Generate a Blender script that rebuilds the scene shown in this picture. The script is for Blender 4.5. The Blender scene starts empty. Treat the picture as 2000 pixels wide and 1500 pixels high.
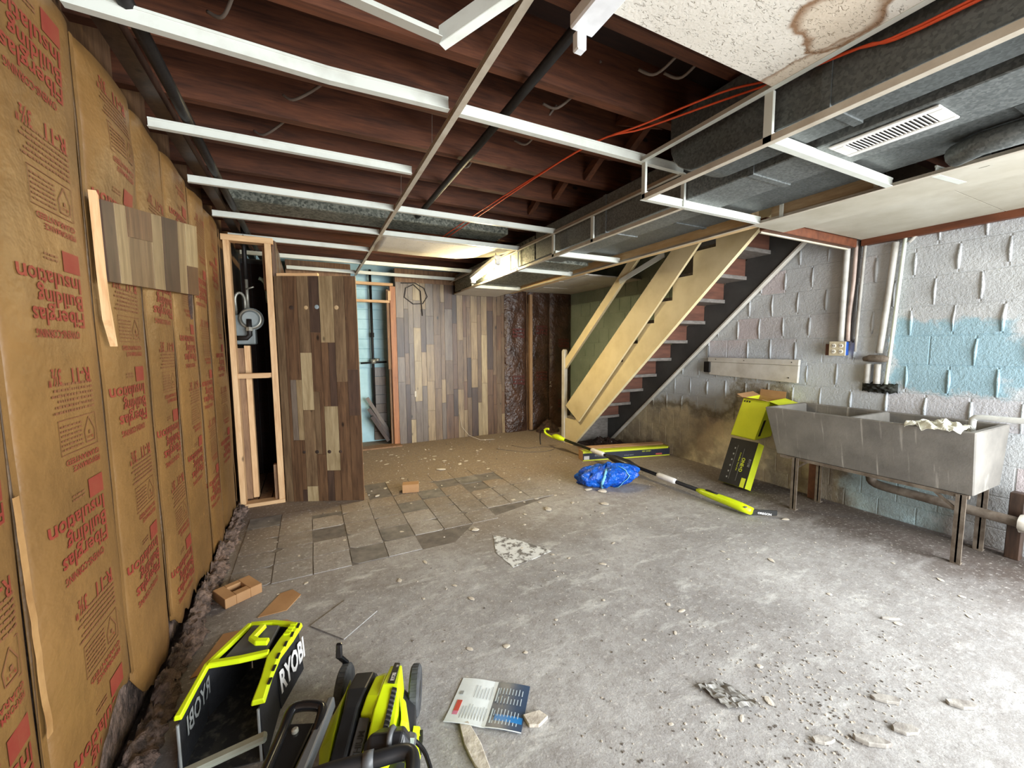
import bpy, math, random
from math import sin, cos, pi, radians
from mathutils import Vector, Matrix, noise as mnoise
random.seed(7)
scene = bpy.context.scene
COL = scene.collection

# ------------------------------------------------------------------ camera
cam_d = bpy.data.cameras.new('camera'); cam = bpy.data.objects.new('camera', cam_d); COL.objects.link(cam)
cam_d.sensor_width = 36.0; cam_d.lens = 36.0 * 789.366 / 2000.0; cam_d.clip_start = 0.02; cam_d.clip_end = 100
_R = Vector((0.89406967, -0.44787286, -0.00702303)); _U = Vector((0.04616299, 0.07653515, 0.99599767)); _F = Vector((0.44554281, 0.89081551, -0.08910291))
cam.matrix_world = Matrix(((_R.x, _U.x, -_F.x, 0.0), (_R.y, _U.y, -_F.y, 0.0), (_R.z, _U.z, -_F.z, 1.267), (0, 0, 0, 1)))
scene.camera = cam

# ------------------------------------------------------------------ view, sky, daylight and added fill
vs = scene.view_settings
vs.view_transform = 'Standard'; vs.look = 'None'; vs.gamma = 1.0; vs.use_curve_mapping = False
vs.exposure = 1.22
world = bpy.data.worlds.new('overcast_sky'); scene.world = world; world.use_nodes = True
bg = world.node_tree.nodes['Background']; bg.inputs[0].default_value = (0.86, 0.93, 1.0, 1); bg.inputs[1].default_value = 1.0
def area(name, loc, target, sx, sy, power, col):
    d = bpy.data.lights.new(name, 'AREA'); d.shape = 'RECTANGLE'; d.size = sx; d.size_y = sy; d.energy = power; d.color = col
    o = bpy.data.objects.new(name, d); COL.objects.link(o); o.location = loc
    o.rotation_euler = (Vector(target) - Vector(loc)).to_track_quat('-Z', 'Y').to_euler()
    return o
# daylight coming in through the open door in the right wall, plus fill light added behind the camera
area('daylight_side_door', (3.70, -1.15, 1.05), (0.7, 0.35, -0.70), 1.5, 2.0, 100, (0.93, 0.97, 1.0))
area('back_fill_light', (2.1, -2.75, 1.15), (1.5, 3.0, 1.05), 2.6, 2.0, 142, (0.94, 0.98, 1.0))

# ------------------------------------------------------------------ helpers
def lin(c):
    r = []
    for v in c:
        v /= 255.0
        r.append(v / 12.92 if v <= 0.04045 else ((v + 0.055) / 1.055) ** 2.4)
    return tuple(r) + (1.0,)
def V(*a): return Vector(a)
class MB:
    def __init__(s): s.v = []; s.f = []
    def quad(s, a, b, c, d):
        n = len(s.v); s.v += [tuple(a), tuple(b), tuple(c), tuple(d)]; s.f.append((n, n+1, n+2, n+3)); return s
    def box(s, x0, x1, y0, y1, z0, z1):
        return s.hexa([(x0,y0,z0),(x1,y0,z0),(x1,y1,z0),(x0,y1,z0),(x0,y0,z1),(x1,y0,z1),(x1,y1,z1),(x0,y1,z1)])
    def hexa(s, p):
        n = len(s.v); s.v += [tuple(q) for q in p]
        for q in ((0,3,2,1),(4,5,6,7),(0,1,5,4),(1,2,6,5),(2,3,7,6),(3,0,4,7)): s.f.append(tuple(n+i for i in q))
        return s
    def obox(s, c, ax, ay, az):
        c, ax, ay, az = Vector(c), Vector(ax), Vector(ay), Vector(az)
        return s.hexa([c-ax-ay-az, c+ax-ay-az, c+ax+ay-az, c-ax+ay-az, c-ax-ay+az, c+ax-ay+az, c+ax+ay+az, c-ax+ay+az])
    def beam(s, a, b, w, h, up=(0,0,1)):
        a, b = Vector(a), Vector(b); d = (b-a); L = d.length; d.normalize(); up = Vector(up)
        side = d.cross(up)
        if side.length < 1e-4: side = d.cross(Vector((1,0,0)))
        side.normalize(); u2 = side.cross(d).normalized()
        return s.obox((a+b)/2, d*L/2, side*w/2, u2*h/2)
    def prism(s, poly, axis, a0, a1):
        """poly: list of 2-D points; axis 0/1/2 is the extrusion axis, the other two in order"""
        def P(p, a):
            q = list(p); q.insert(axis, a); return tuple(q)
        n = len(s.v); k = len(poly)
        s.v += [P(p, a0) for p in poly] + [P(p, a1) for p in poly]
        s.f.append(tuple(n+i for i in range(k))); s.f.append(tuple(n+k+i for i in reversed(range(k))))
        for i in range(k):
            j = (i+1) % k; s.f.append((n+i, n+k+i, n+k+j, n+j))
        return s
    def tube(s, pts, r, n=8, cap=True, flat=1.0):
        pts = [Vector(p) for p in pts]; base = len(s.v); prev = None
        rr = r if isinstance(r, (list, tuple)) else [r]*len(pts)
        for i, p in enumerate(pts):
            d = (pts[min(i+1, len(pts)-1)] - pts[max(i-1, 0)])
            if d.length < 1e-9: d = Vector((0,0,1))
            d.normalize()
            if prev is None:
                a = Vector((0,0,1)) if abs(d.z) < .9 else Vector((1,0,0))
                x = d.cross(a).normalized()
            else:
                x = prev - d*prev.dot(d)
                x = x.normalized() if x.length > 1e-6 else d.orthogonal().normalized()
            prev = x; y = d.cross(x)
            for k in range(n):
                t = 2*pi*k/n; s.v.append(tuple(p + x*cos(t)*rr[i] + y*sin(t)*rr[i]*flat))
        for i in range(len(pts)-1):
            for k in range(n):
                k2 = (k+1) % n; a = base+i*n; b = base+(i+1)*n
                s.f.append((a+k, a+k2, b+k2, b+k))
        if cap:
            s.f.append(tuple(base+k for k in reversed(range(n)))); e = base+(len(pts)-1)*n
            s.f.append(tuple(e+k for k in range(n)))
        return s
    def lathe(s, prof, c, axis=2, n=20):
        """prof: (radius, height) list"""
        base = len(s.v); c = Vector(c)
        for r, h in prof:
            for k in range(n):
                t = 2*pi*k/n; q = [cos(t)*r, sin(t)*r]; q.insert(axis, h); s.v.append(tuple(c + Vector(q)))
        m = len(prof)
        for i in range(m-1):
            for k in range(n):
                k2 = (k+1) % n; s.f.append((base+i*n+k, base+i*n+k2, base+(i+1)*n+k2, base+(i+1)*n+k))
        s.f.append(tuple(base+k for k in reversed(range(n)))); s.f.append(tuple(base+(m-1)*n+k for k in range(n)))
        return s
    def grid(s, nu, nv, fn, flip=False):
        base = len(s.v)
        for j in range(nv+1):
            for i in range(nu+1): s.v.append(tuple(fn(i/nu, j/nv)))
        for j in range(nv):
            for i in range(nu):
                a = base+j*(nu+1)+i; q = (a, a+1, a+nu+2, a+nu+1)
                s.f.append(tuple(reversed(q)) if flip else q)
        return s
    def xf(s, M):
        s.v = [tuple(M @ Vector(p)) for p in s.v]; return s
    def join(s, o):
        n = len(s.v); s.v += o.v; s.f += [tuple(n+i for i in q) for q in o.f]; return s
def mesh_of(name, mb, smooth=False):
    me = bpy.data.meshes.new(name); me.from_pydata(mb.v, [], mb.f); me.update()
    if smooth:
        me.polygons.foreach_set('use_smooth', [True]*len(me.polygons))
    return me
def obj(name, mb, mat, parent=None, bevel=0.0, smooth=False, loc=None, rot=None, seg=1):
    me = mb if isinstance(mb, bpy.types.Mesh) else mesh_of(name, mb, smooth)
    if mat is not None and not me.materials: me.materials.append(mat)
    o = bpy.data.objects.new(name, me); COL.objects.link(o)
    if parent is not None: o.parent = parent
    if loc is not None: o.location = loc
    if rot is not None: o.rotation_euler = rot
    if bevel:
        b = o.modifiers.new('bevel', 'BEVEL'); b.width = bevel; b.segments = seg; b.limit_method = 'ANGLE'; b.angle_limit = radians(40)
    return o
def tag(o, label, cat, group=None):
    o['label'] = label; o['category'] = cat
    if group: o['group'] = group
    return o
def thing(name, label, cat, loc=(0,0,0), rot=(0,0,0), group=None):
    o = bpy.data.objects.new(name, None); COL.objects.link(o); o.empty_display_size = .05
    o.location = loc; o.rotation_euler = rot
    return tag(o, label, cat, group)
def struct(o): o['kind'] = 'structure'; return o
def stuff(o): o['kind'] = 'stuff'; return o
_tc = {}
def text_mesh(txt, size=1.0, bold=0.0, align='LEFT'):
    """text as (verts, faces) in the local xy plane"""
    key = (txt, size, bold, align)
    if key in _tc: return _tc[key]
    cu = bpy.data.curves.new('t', 'FONT'); cu.body = txt; cu.size = size; cu.offset = bold; cu.resolution_u = 2; cu.align_x = align
    o = bpy.data.objects.new('t', cu); COL.objects.link(o)
    dg = bpy.context.evaluated_depsgraph_get(); dg.update()
    me = bpy.data.meshes.new_from_object(o.evaluated_get(dg))
    r = ([tuple(v.co) for v in me.vertices], [tuple(p.vertices) for p in me.polygons])
    bpy.data.objects.remove(o); bpy.data.curves.remove(cu); bpy.data.meshes.remove(me)
    _tc[key] = r; return r
def add_text(mb, txt, o, u, v, h, bold=0.0, width=None):
    """lay text on a plane: origin o, unit axes u (reading direction) and v (up); h = letter height, width squeezes it"""
    tv, tf = text_mesh(txt, 1.0, bold); o, u, v = Vector(o), Vector(u), Vector(v)
    w = max(p[0] for p in tv) if tv else 1
    sx = (width/w) if width else h/.72
    sy = h/.72
    n = len(mb.v); mb.v += [tuple(o + u*(p[0]*sx) + v*(p[1]*sy)) for p in tv]; mb.f += [tuple(n+i for i in q) for q in tf]
    return mb

# ------------------------------------------------------------------ materials
class G:
    def __init__(s, name):
        s.m = bpy.data.materials.new(name); s.m.use_nodes = True; s.t = s.m.node_tree; s.b = s.t.nodes['Principled BSDF']
    def n(s, typ, **kw):
        nd = s.t.nodes.new('ShaderNode' + typ)
        for k, v in kw.items():
            if k.startswith('_'): setattr(nd, k[1:], v)
            else:
                key = int(k[1:]) if k[0] == 'i' and k[1:].isdigit() else k.replace('__', ' ')
                s.set(nd.inputs[key], v)
        return nd
    def set(s, sock, v):
        if isinstance(v, bpy.types.NodeSocket): s.t.links.new(v, sock)
        else: sock.default_value = v
    def math(s, op, a, b=0.0, clamp=False):
        nd = s.t.nodes.new('ShaderNodeMath'); nd.operation = op; nd.use_clamp = clamp
        s.set(nd.inputs[0], a); s.set(nd.inputs[1], b); return nd.outputs[0]
    def mix(s, f, a, b, mode='MIX'):
        nd = s.t.nodes.new('ShaderNodeMix'); nd.data_type = 'RGBA'; nd.blend_type = mode
        s.set(nd.inputs[0], f); s.set(nd.inputs[6], a); s.set(nd.inputs[7], b); return nd.outputs[2]
    def noise(s, vec, scale, detail=4, rough=.55, dist=0.0):
        return s.n('TexNoise', Vector=vec, Scale=scale, Detail=detail, Roughness=rough, Distortion=dist).outputs[0]
    def ramp(s, f, a, b, lo=0.0, hi=1.0):
        nd = s.t.nodes.new('ShaderNodeMapRange'); s.set(nd.inputs[0], f)
        s.set(nd.inputs[1], a); s.set(nd.inputs[2], b); s.set(nd.inputs[3], lo); s.set(nd.inputs[4], hi); return nd.outputs[0]
    def pos(s, stretch=(1,1,1), kind='Position'):
        if kind == 'Position': v = s.n('NewGeometry').outputs['Position']
        else: v = s.n('TexCoord').outputs[kind]
        return s.n('Mapping', Vector=v, Scale=stretch).outputs[0]
    def xyz(s, v):
        nd = s.n('SeparateXYZ', Vector=v); return nd.outputs
    def fin(s, col=None, rough=.6, metal=0.0, bump=None, bs=.3, bd=.01, spec=None):
        if col is not None: s.set(s.b.inputs['Base Color'], col)
        s.set(s.b.inputs['Roughness'], rough); s.set(s.b.inputs['Metallic'], metal)
        if spec is not None: s.set(s.b.inputs['Specular IOR Level'], spec)
        if bump is not None:
            bn = s.n('Bump', Height=bump, Strength=bs, Distance=bd); s.t.links.new(bn.outputs[0], s.b.inputs['Normal'])
        return s.m
def mat(name, c1, c2=None, scale=6, stretch=(1,1,1), rough=.6, metal=0.0, bs=.25, bscale=None, bd=.004, kind='Object', lo=.35, hi=.65, rnd=0.0, detail=5, dist=0.0, spec=None):
    g = G(name); c1 = lin(c1); c2 = lin(c2) if c2 else tuple(x*.72 for x in c1[:3]) + (1,)
    v = g.pos(stretch, kind)
    if rnd:
        oi = g.n('ObjectInfo').outputs['Random']
        off = g.n('CombineXYZ', X=g.math('MULTIPLY', oi, 37.0), Y=g.math('MULTIPLY', oi, 91.0), Z=g.math('MULTIPLY', oi, 53.0)).outputs[0]
        v = g.n('VectorMath', _operation='ADD', i0=v, i1=off).outputs[0]
    f = g.ramp(g.noise(v, scale, detail, .6, dist), lo, hi)
    col = g.mix(f, c1, c2)
    if rnd:
        hsv = g.n('HueSaturation', Color=col, Value=g.ramp(oi, 0, 1, 1-rnd, 1+rnd)); col = hsv.outputs[0]
    b = g.noise(v, bscale or scale*3, 4)
    return g.fin(col, rough, metal, b if bs else None, bs, bd, spec)
def wood(name, c1, c2, grain=(14, 14, 1.2), rough=.62, rnd=.12, kind='Object', bs=.25, knots=True):
    g = G(name); oi = g.n('ObjectInfo').outputs['Random']
    off = g.n('CombineXYZ', X=g.math('MULTIPLY', oi, 37.0), Y=g.math('MULTIPLY', oi, 71.0), Z=g.math('MULTIPLY', oi, 53.0)).outputs[0]
    v = g.n('VectorMath', _operation='ADD', i0=g.pos((1,1,1), kind), i1=off).outputs[0]
    vs_ = g.n('Mapping', Vector=v, Scale=grain).outputs[0]
    f = g.noise(vs_, 2.2, 6, .65, .6); f2 = g.noise(vs_, 9.0, 3, .6)
    f = g.math('ADD', g.math('MULTIPLY', f, .75), g.math('MULTIPLY', f2, .25))
    col = g.mix(g.ramp(f, .36, .62), lin(c1), lin(c2))
    if knots:
        vk = g.n('Mapping', Vector=v, Scale=tuple(3.2 if k > 3 else 1.6 for k in grain)).outputs[0]
        vo = g.n('TexVoronoi', Vector=vk, Scale=2.0).outputs['Distance']
        col = g.mix(g.ramp(vo, .10, .05), col, tuple(x*.25 for x in lin(c2)[:3]) + (1,))
    col = g.n('HueSaturation', Color=col, Value=g.ramp(oi, 0, 1, 1-rnd, 1+rnd)).outputs[0]
    return g.fin(col, rough, 0, f, bs, .003)
def plain(name, c, rough=.5, metal=0.0, spec=None):
    g = G(name); v = g.pos((1,1,1), 'Object'); f = g.noise(v, 30, 3)
    c = lin(c); return g.fin(g.mix(g.ramp(f, .3, .7), c, tuple(x*.88 for x in c[:3]) + (1,)), rough, metal, None, spec=spec)

M = {}
M['kraft'] = mat('kraft_paper', (122, 89, 47), (96, 69, 35), 2.5, (1,1,1), .5, 0, .55, 9, .02, 'Position', .3, .7, detail=6)
M['print_red'] = mat('faded_red_ink', (116, 34, 23), (120, 50, 32), 14, rough=.65, bs=0, kind='Position')
M['print_small'] = mat('faint_brown_ink', (104, 58, 34), (112, 72, 42), 14, rough=.65, bs=0, kind='Position')
M['tape'] = mat('pale_paper_edge', (164, 128, 82), (136, 100, 58), 9, rough=.6, kind='Position')
M['fiber'] = mat('dusty_pink_fibreglass', (128, 106, 94), (56, 45, 39), 22, rough=.95, bs=.9, bscale=40, bd=.02, kind='Position', detail=8)
M['fiber_dark'] = mat('dark_dirty_fibreglass', (96, 72, 60), (48, 36, 30), 16, rough=.95, bs=.9, bscale=46, bd=.02, kind='Position', detail=8)
M['joist'] = wood('old_red_joist_wood', (104, 59, 35), (62, 33, 19), (1.2, 14, 14), .75, .14)
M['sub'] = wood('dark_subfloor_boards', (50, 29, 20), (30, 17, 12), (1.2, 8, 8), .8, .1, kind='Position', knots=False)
M['joist_y'] = wood('old_red_blocking_wood', (112, 66, 40), (70, 39, 23), (14, 1.2, 14), .75, .14)
M['stud'] = wood('pale_pine_stud', (214, 178, 134), (184, 142, 98), (16, 16, 1.3), .6, .08)
M['stud_x'] = wood('pale_pine_rail', (212, 176, 132), (184, 142, 98), (1.3, 16, 16), .6, .08)
M['stud_dull'] = wood('dull_brown_stud', (150, 116, 84), (112, 82, 58), (16, 16, 1.3), .7, .1)
M['orange_wood'] = wood('orange_stained_jamb', (178, 116, 64), (142, 86, 46), (16, 16, 1.3), .5, .06)
for k, (a, b) in {'p_mid': ((122, 99, 73), (80, 61, 43)), 'p_dark': ((80, 60, 48), (50, 37, 30)), 'p_tan': ((154, 133, 100), (112, 92, 65)), 'p_grey': ((122, 109, 96), (86, 73, 62)),
                  'p_brown': ((108, 80, 56), (70, 49, 34)), 'p_pale': ((170, 152, 118), (130, 111, 80))}.items():
    M[k] = wood('panel_' + k, a, b, (12, 12, 1.1), .42, .10, bs=.12)
M['tee'] = mat('white_enamel_steel', (206, 209, 200), (188, 188, 178), 9, rough=.35, bs=0, lo=.5, hi=.8, spec=.4)
M['tee_cream'] = mat('yellowed_enamel_steel', (196, 188, 172), (174, 163, 146), 9, rough=.4, bs=0)
def galv(name, c1, c2, sc, rough=.45, metal=.55):
    g = G(name); v = g.pos((1,1,1), 'Position'); vo = g.n('TexVoronoi', Vector=v, Scale=sc); ns = g.noise(v, 3.0, 5)
    f = g.math('ADD', g.math('MULTIPLY', g.xyz(vo.outputs['Color'])[0], .55), g.math('MULTIPLY', ns, .45))
    return g.fin(g.mix(g.ramp(f, .25, .75), lin(c1), lin(c2)), rough, metal, g.noise(v, 18, 3), .08, .004)
M['duct'] = galv('dull_galvanised_duct', (118, 122, 120), (88, 92, 91), 120, .5, .25)
M['duct_spangle'] = galv('spangled_galvanised_steel', (140, 142, 130), (76, 80, 72), 70, .55, .35)
M['duct_dark'] = galv('tarnished_black_duct', (92, 96, 95), (68, 72, 71), 120, .5, .2)
M['iron'] = mat('black_iron', (34, 30, 28), (22, 19, 18), 20, rough=.55, metal=.3)
M['orange_cord'] = plain('orange_cable_jacket', (222, 84, 44), .45)
M['wire'] = plain('grey_cable', (110, 98, 88), .6)
M['wire_dark'] = plain('dark_cable', (46, 42, 40), .6)
# ---- setting materials
def floor_mat(name='dusty_concrete_floor', tile=False):
    g = G(name); p = g.pos(); x, y, z = g.xyz(p)
    n1 = g.noise(p, 1.3, 6, .6, .4); n2 = g.noise(p, 14.0, 10, .75); n3 = g.noise(p, 46.0, 5, .7)
    pd = g.n('Mapping', Vector=p, Scale=(1.0, 2.6, 1.0), Rotation=(0, 0, .7)).outputs[0]
    n4 = g.noise(pd, 3.4, 10, .74, .25); n5 = g.noise(p, 150.0, 3, .7)
    col = g.mix(g.ramp(n1, .35, .65), lin((184, 183, 181)), lin((146, 144, 142)))
    warm = g.ramp(g.math('ADD', y, g.math('MULTIPLY', n1, 1.6)), 2.9, 4.4)
    col = g.mix(g.math('MULTIPLY', warm, .85), col, lin((142, 120, 92)))
    col = g.mix(g.math('MULTIPLY', g.ramp(n2, .42, .70), .55), col, lin((112, 103, 95)))
    col = g.mix(g.math('MULTIPLY', g.ramp(n5, .38, .64), .30), col, lin((104, 96, 90)))
    white = g.math('MULTIPLY', g.ramp(n4, .54, .70), g.ramp(y, 3.4, 2.2))
    col = g.mix(g.math('MULTIPLY', white, .8), col, lin((206, 206, 202)))
    # rusty damp soil along the sink wall, with the shade there painted in
    damp_shade = g.math('MULTIPLY', g.ramp(g.math('ADD', x, g.math('MULTIPLY', g.math('SUBTRACT', n4, .5), 1.4)), 2.75, 3.35), g.ramp(y, 3.3, 2.4))
    col = g.mix(g.math('MULTIPLY', damp_shade, .82), col, lin((70, 56, 48)))
    # grime along the insulated wall
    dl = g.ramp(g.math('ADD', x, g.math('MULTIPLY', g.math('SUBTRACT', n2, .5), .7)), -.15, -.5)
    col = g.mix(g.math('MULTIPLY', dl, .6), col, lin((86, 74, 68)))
    sp = g.ramp(n3, .57, .70); col = g.mix(g.math('MULTIPLY', sp, .7), col, lin((214, 210, 204)))
    sd = g.ramp(n3, .40, .28); col = g.mix(g.math('MULTIPLY', sd, .7), col, lin((66, 58, 54)))
    if tile:
        oi = g.n('ObjectInfo').outputs['Random']
        col = g.n('HueSaturation', Color=col, Value=g.ramp(oi, 0, 1, .88, 1.06)).outputs[0]
    h = g.math('ADD', g.math('MULTIPLY', n2, .6), g.math('MULTIPLY', n3, .4))
    return g.fin(col, .82, 0, h, .5, .012, .3)
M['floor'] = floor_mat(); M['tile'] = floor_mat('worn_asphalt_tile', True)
M['mastic'] = mat('black_tile_mastic', (92, 86, 81), (120, 112, 104), 12, rough=.8, kind='Position')
M['tile_dark'] = mat('dark_exposed_tile', (134, 128, 120), (96, 91, 86), 9, rough=.75, kind='Position')

def block_mat():
    g = G('painted_block_wall'); p = g.pos(); x, y, z = g.xyz(p)
    n1 = g.noise(p, 2.2, 5, .6, .3); n2 = g.noise(p, 7.0, 6, .65); n3 = g.noise(p, 34.0, 5, .65)
    j = g.math('MULTIPLY', g.math('SUBTRACT', n2, .5), .35); j1 = g.math('MULTIPLY', g.math('SUBTRACT', n1, .5), .6)
    oi = g.n('ObjectInfo').outputs['Random']
    col = g.mix(g.ramp(n1, .35, .65), lin((204, 207, 208)), lin((180, 183, 185)))
    col = g.mix(g.math('MULTIPLY', g.ramp(oi, .82, .9), .5), col, lin((206, 186, 188)))
    yj = g.math('ADD', y, j); zj = g.math('ADD', z, j)
    def band(v, a, b, c, d): return g.math("MULTIPLY", g.ramp(v, a, b), g.ramp(v, d, c))
    # pale bluish coat low on the wall
    col = g.mix(g.math('MULTIPLY', band(zj, .55, .8, 1.2, 1.35), .5), col, lin((196, 206, 214)))
    # blue paint patch above the sink
    bl = g.math('MULTIPLY', band(yj, .80, .88, 1.37, 1.41), band(zj, .93, .98, 1.42, 1.47))
    bl = g.math('MAXIMUM', bl, g.math('MULTIPLY', band(yj, .72, .8, 1.30, 1.40), band(zj, 1.0, 1.06, 1.28, 1.34)))
    col = g.mix(g.math('MULTIPLY', bl, .85), col, lin((146, 184, 199)))
    # light blue bare area under the sink
    b2 = g.math('MULTIPLY', band(yj, 1.02, 1.10, 1.62, 1.68), g.ramp(zj, .45, .40))
    col = g.mix(g.math('MULTIPLY', b2, .8), col, lin((164, 192, 196)))
    # green paint beyond the stair
    gr = g.ramp(g.math('ADD', y, g.math('MULTIPLY', j, .3)), 3.16, 3.30)
    gr = g.math('MULTIPLY', gr, g.ramp(g.math('ADD', z, g.math('MULTIPLY', y, .907)), 3.95, 4.05))
    col = g.mix(gr, col, g.mix(g.ramp(n1, .3, .7), lin((178, 194, 176)), lin((146, 164, 146))))
    # brown water stain under the stair and beside the boxes
    st = g.math('MULTIPLY', g.ramp(g.math('ADD', zj, g.math('MULTIPLY', j1, .9)), .74, .52), band(yj, 1.55, 1.8, 4.6, 5.0))
    st2 = g.math('MULTIPLY', band(yj, 2.0, 2.12, 2.5, 2.67), g.ramp(zj, .98, .78))
    st = g.math('MAXIMUM', st, st2)
    stc = g.mix(g.ramp(n2, .35, .65), lin((208, 190, 146)), lin((150, 130, 92)))
    col = g.mix(g.math('MULTIPLY', st, .75), col, stc)
    rim = g.math('MULTIPLY', g.math('MULTIPLY', g.ramp(st, .1, .5), g.ramp(st, .95, .55)), .7)
    col = g.mix(rim, col, lin((96, 84, 52)))
    dirt = g.math('MULTIPLY', g.ramp(zj, .42, .05), g.ramp(n2, .3, .6)); col = g.mix(g.math('MULTIPLY', dirt, .55), col, lin((104, 90, 72)))
    pk = g.ramp(n3, .30, .22); col = g.mix(g.math('MULTIPLY', pk, .5), col, lin((92, 88, 82)))
    nb = g.noise(p, 70.0, 4, .7); h = g.math('ADD', g.math('MULTIPLY', n2, .35), g.math('ADD', g.math('MULTIPLY', n3, .25), g.math('MULTIPLY', nb, .4)))
    return g.fin(col, .6, 0, h, .9, .016)
M['block'] = block_mat()
M['blue_block'] = mat('pale_blue_painted_block', (192, 228, 234), (162, 202, 210), 3, rough=.6, bs=.4, bscale=30, kind='Position')
M['white_paint'] = mat('old_white_paint', (214, 210, 200), (188, 182, 170), 6, rough=.55, bs=.3, bscale=30, kind='Position')
M['board_white'] = mat('dirty_white_ceiling_board', (190, 185, 170), (170, 163, 145), 3, rough=.6, bs=.15, bscale=40, kind='Position')
M['cream'] = mat('cream_painted_wood', (226, 210, 168), (206, 188, 142), 4, rough=.5, bs=.2, bscale=20, kind='Object', lo=.4, hi=.75)
M['cream_grey'] = mat('greyed_cream_paint', (200, 192, 172), (178, 168, 148), 4, rough=.55, bs=.2, bscale=20)
M['grey_paint'] = mat('dark_grey_paint', (74, 74, 72), (58, 58, 57), 3, rough=.6, bs=.1)
M['tread_edge'] = mat('worn_grey_tread', (132, 126, 120), (104, 98, 92), 7, (2, 6, 6), rough=.6)
M['riser'] = mat('brown_painted_riser', (112, 72, 56), (88, 56, 44), 4, (1, 6, 6), rough=.6)
M['redwood'] = mat('red_brown_trim', (108, 60, 35), (82, 43, 24), 5, (4, 1, 4), rough=.55)
def tile_mat(name, stain):
    g = G(name); p = g.pos((1,1,1), 'Position')
    pf = g.n('Mapping', Vector=p, Scale=(1.0, 2.2, 1.0), Rotation=(0, 0, .6)).outputs[0]
    n = g.noise(pf, 42, 3, .6, 1.4); n2 = g.noise(p, 120, 2); n1 = g.noise(p, 4, 4)
    hole = g.ramp(n, .40, .34)
    col = g.mix(g.ramp(n1, .3, .7), lin((224, 219, 208)), lin((208, 202, 190)))
    col = g.mix(g.math('MULTIPLY', hole, .42), col, lin((122, 108, 90)))
    if stain:
        x, y, z = g.xyz(p); w = g.math('MULTIPLY', g.math('SUBTRACT', g.noise(p, 9, 4), .5), .14)
        def blob(cx, cy, rx, ry):
            a = g.math('POWER', g.math('ABSOLUTE', g.math('DIVIDE', g.math('SUBTRACT', g.math('ADD', x, w), cx), rx)), 2.0)
            b = g.math('POWER', g.math('ABSOLUTE', g.math('DIVIDE', g.math('SUBTRACT', g.math('ADD', y, w), cy), ry)), 2.0)
            return g.math('SQRT', g.math('ADD', a, b))
        d1 = blob(1.345, .665, .13, .10); d2 = blob(1.47, .82, .07, .16)
        ring = g.math('MULTIPLY', g.ramp(d1, .72, .95), g.ramp(d1, 1.12, 1.0)); ring2 = g.math('MULTIPLY', g.ramp(d2, .7, .95), g.ramp(d2, 1.1, 1.0))
        fill = g.math('MAXIMUM', g.ramp(d1, 1.05, .9), g.ramp(d2, 1.05, .9))
        col = g.mix(g.math('MULTIPLY', fill, .35), col, lin((190, 158, 112)))
        col = g.mix(g.math('MULTIPLY', g.math('MAXIMUM', ring, g.math('MULTIPLY', ring2, .75)), .9), col, lin((124, 86, 48)))
    return g.fin(col, .85, 0, g.math('ADD', g.math('MULTIPLY', g.ramp(n, .34, .42), .8), g.math('MULTIPLY', n2, .2)), .7, .006)
M['ctile'] = tile_mat('fissured_ceiling_tile', False); M['ctile_stain'] = tile_mat('stained_ceiling_tile', True)

# ------------------------------------------------------------------ the room
XL, XW, YF, YB = -0.56, 3.76, 5.40, -2.9
ZC, Z2 = 2.16, 1.99
XS, XS2, XR, XRUN = 1.498, 1.78, 2.436, 0.548
T = lambda i: 1.555 + .61*(i-1)
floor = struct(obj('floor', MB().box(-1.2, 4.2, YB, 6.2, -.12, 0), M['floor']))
# nine inch floor tiles: one object each where the photo shows their seams
rt = random.Random(3)
TS = .2075
def tile_mesh(k, mt):
    r = random.Random(k); a = .0026; t = .004
    pts = []
    for cx, cy in ((0,0),(1,0),(1,1),(0,1)):
        ch = r.random()
        x = a + cx*(TS-2*a) + r.uniform(-.002,.002); y = a + cy*(TS-2*a) + r.uniform(-.002,.002)
        if ch < .22:
            d = r.uniform(.015,.045); dx = d if cx == 0 else -d; dy = d if cy == 0 else -d
            p1, p2 = (x+dx, y), (x, y+dy)
            pts += [p1, p2] if (cx, cy) in ((1,0),(0,1)) else [p2, p1]
        else: pts.append((x, y))
    return mesh_of('floor_tile', MB().prism(pts, 2, .0002, t))
obj('tile_mastic', MB().prism([(-.45,2.45),(.80,2.45),(1.01,2.66),(1.83,2.87),(1.83,3.9),(.40,3.9),(.40,3.35),(-.45,3.35)], 2, .0001, .0005), M['mastic'], floor)
tm = []
for k in range(7):
    me = tile_mesh(40+k, None); me.materials.append(M['tile']); tm.append(me)
tdark = tile_mesh(90, None); tdark.materials.append(M['tile_dark'])
missing = {(5,0),(8,1),(9,1),(2,2)}
dark = {(3,0),(0,4),(5,3),(4,1),(6,4),(8,5)}
for i in range(11):
    for jj in range(7):
        x = -.45 + i*TS; y = 2.452 + jj*TS
        if x > 1.85 or (i > 5 and jj < 1) or (i > 7 and jj < 2): continue
        if (i, jj) in missing or rt.random() < .05: continue
        if x < .42 and y > 3.35: continue
        obj('floor_tile', tdark if (i, jj) in dark else rt.choice(tm), None, floor, loc=(x, y, 0))
obj('mastic_patch', MB().prism([(1.06,2.42),(1.17,2.30),(1.30,2.06),(1.12,2.02),(1.0,2.0),(.98,2.2)], 2, .0003, .0022), mat('chalky_white_residue', (214, 216, 214), (110, 106, 102), 20, rough=.8, kind='Position', lo=.48, hi=.58), floor)

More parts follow.
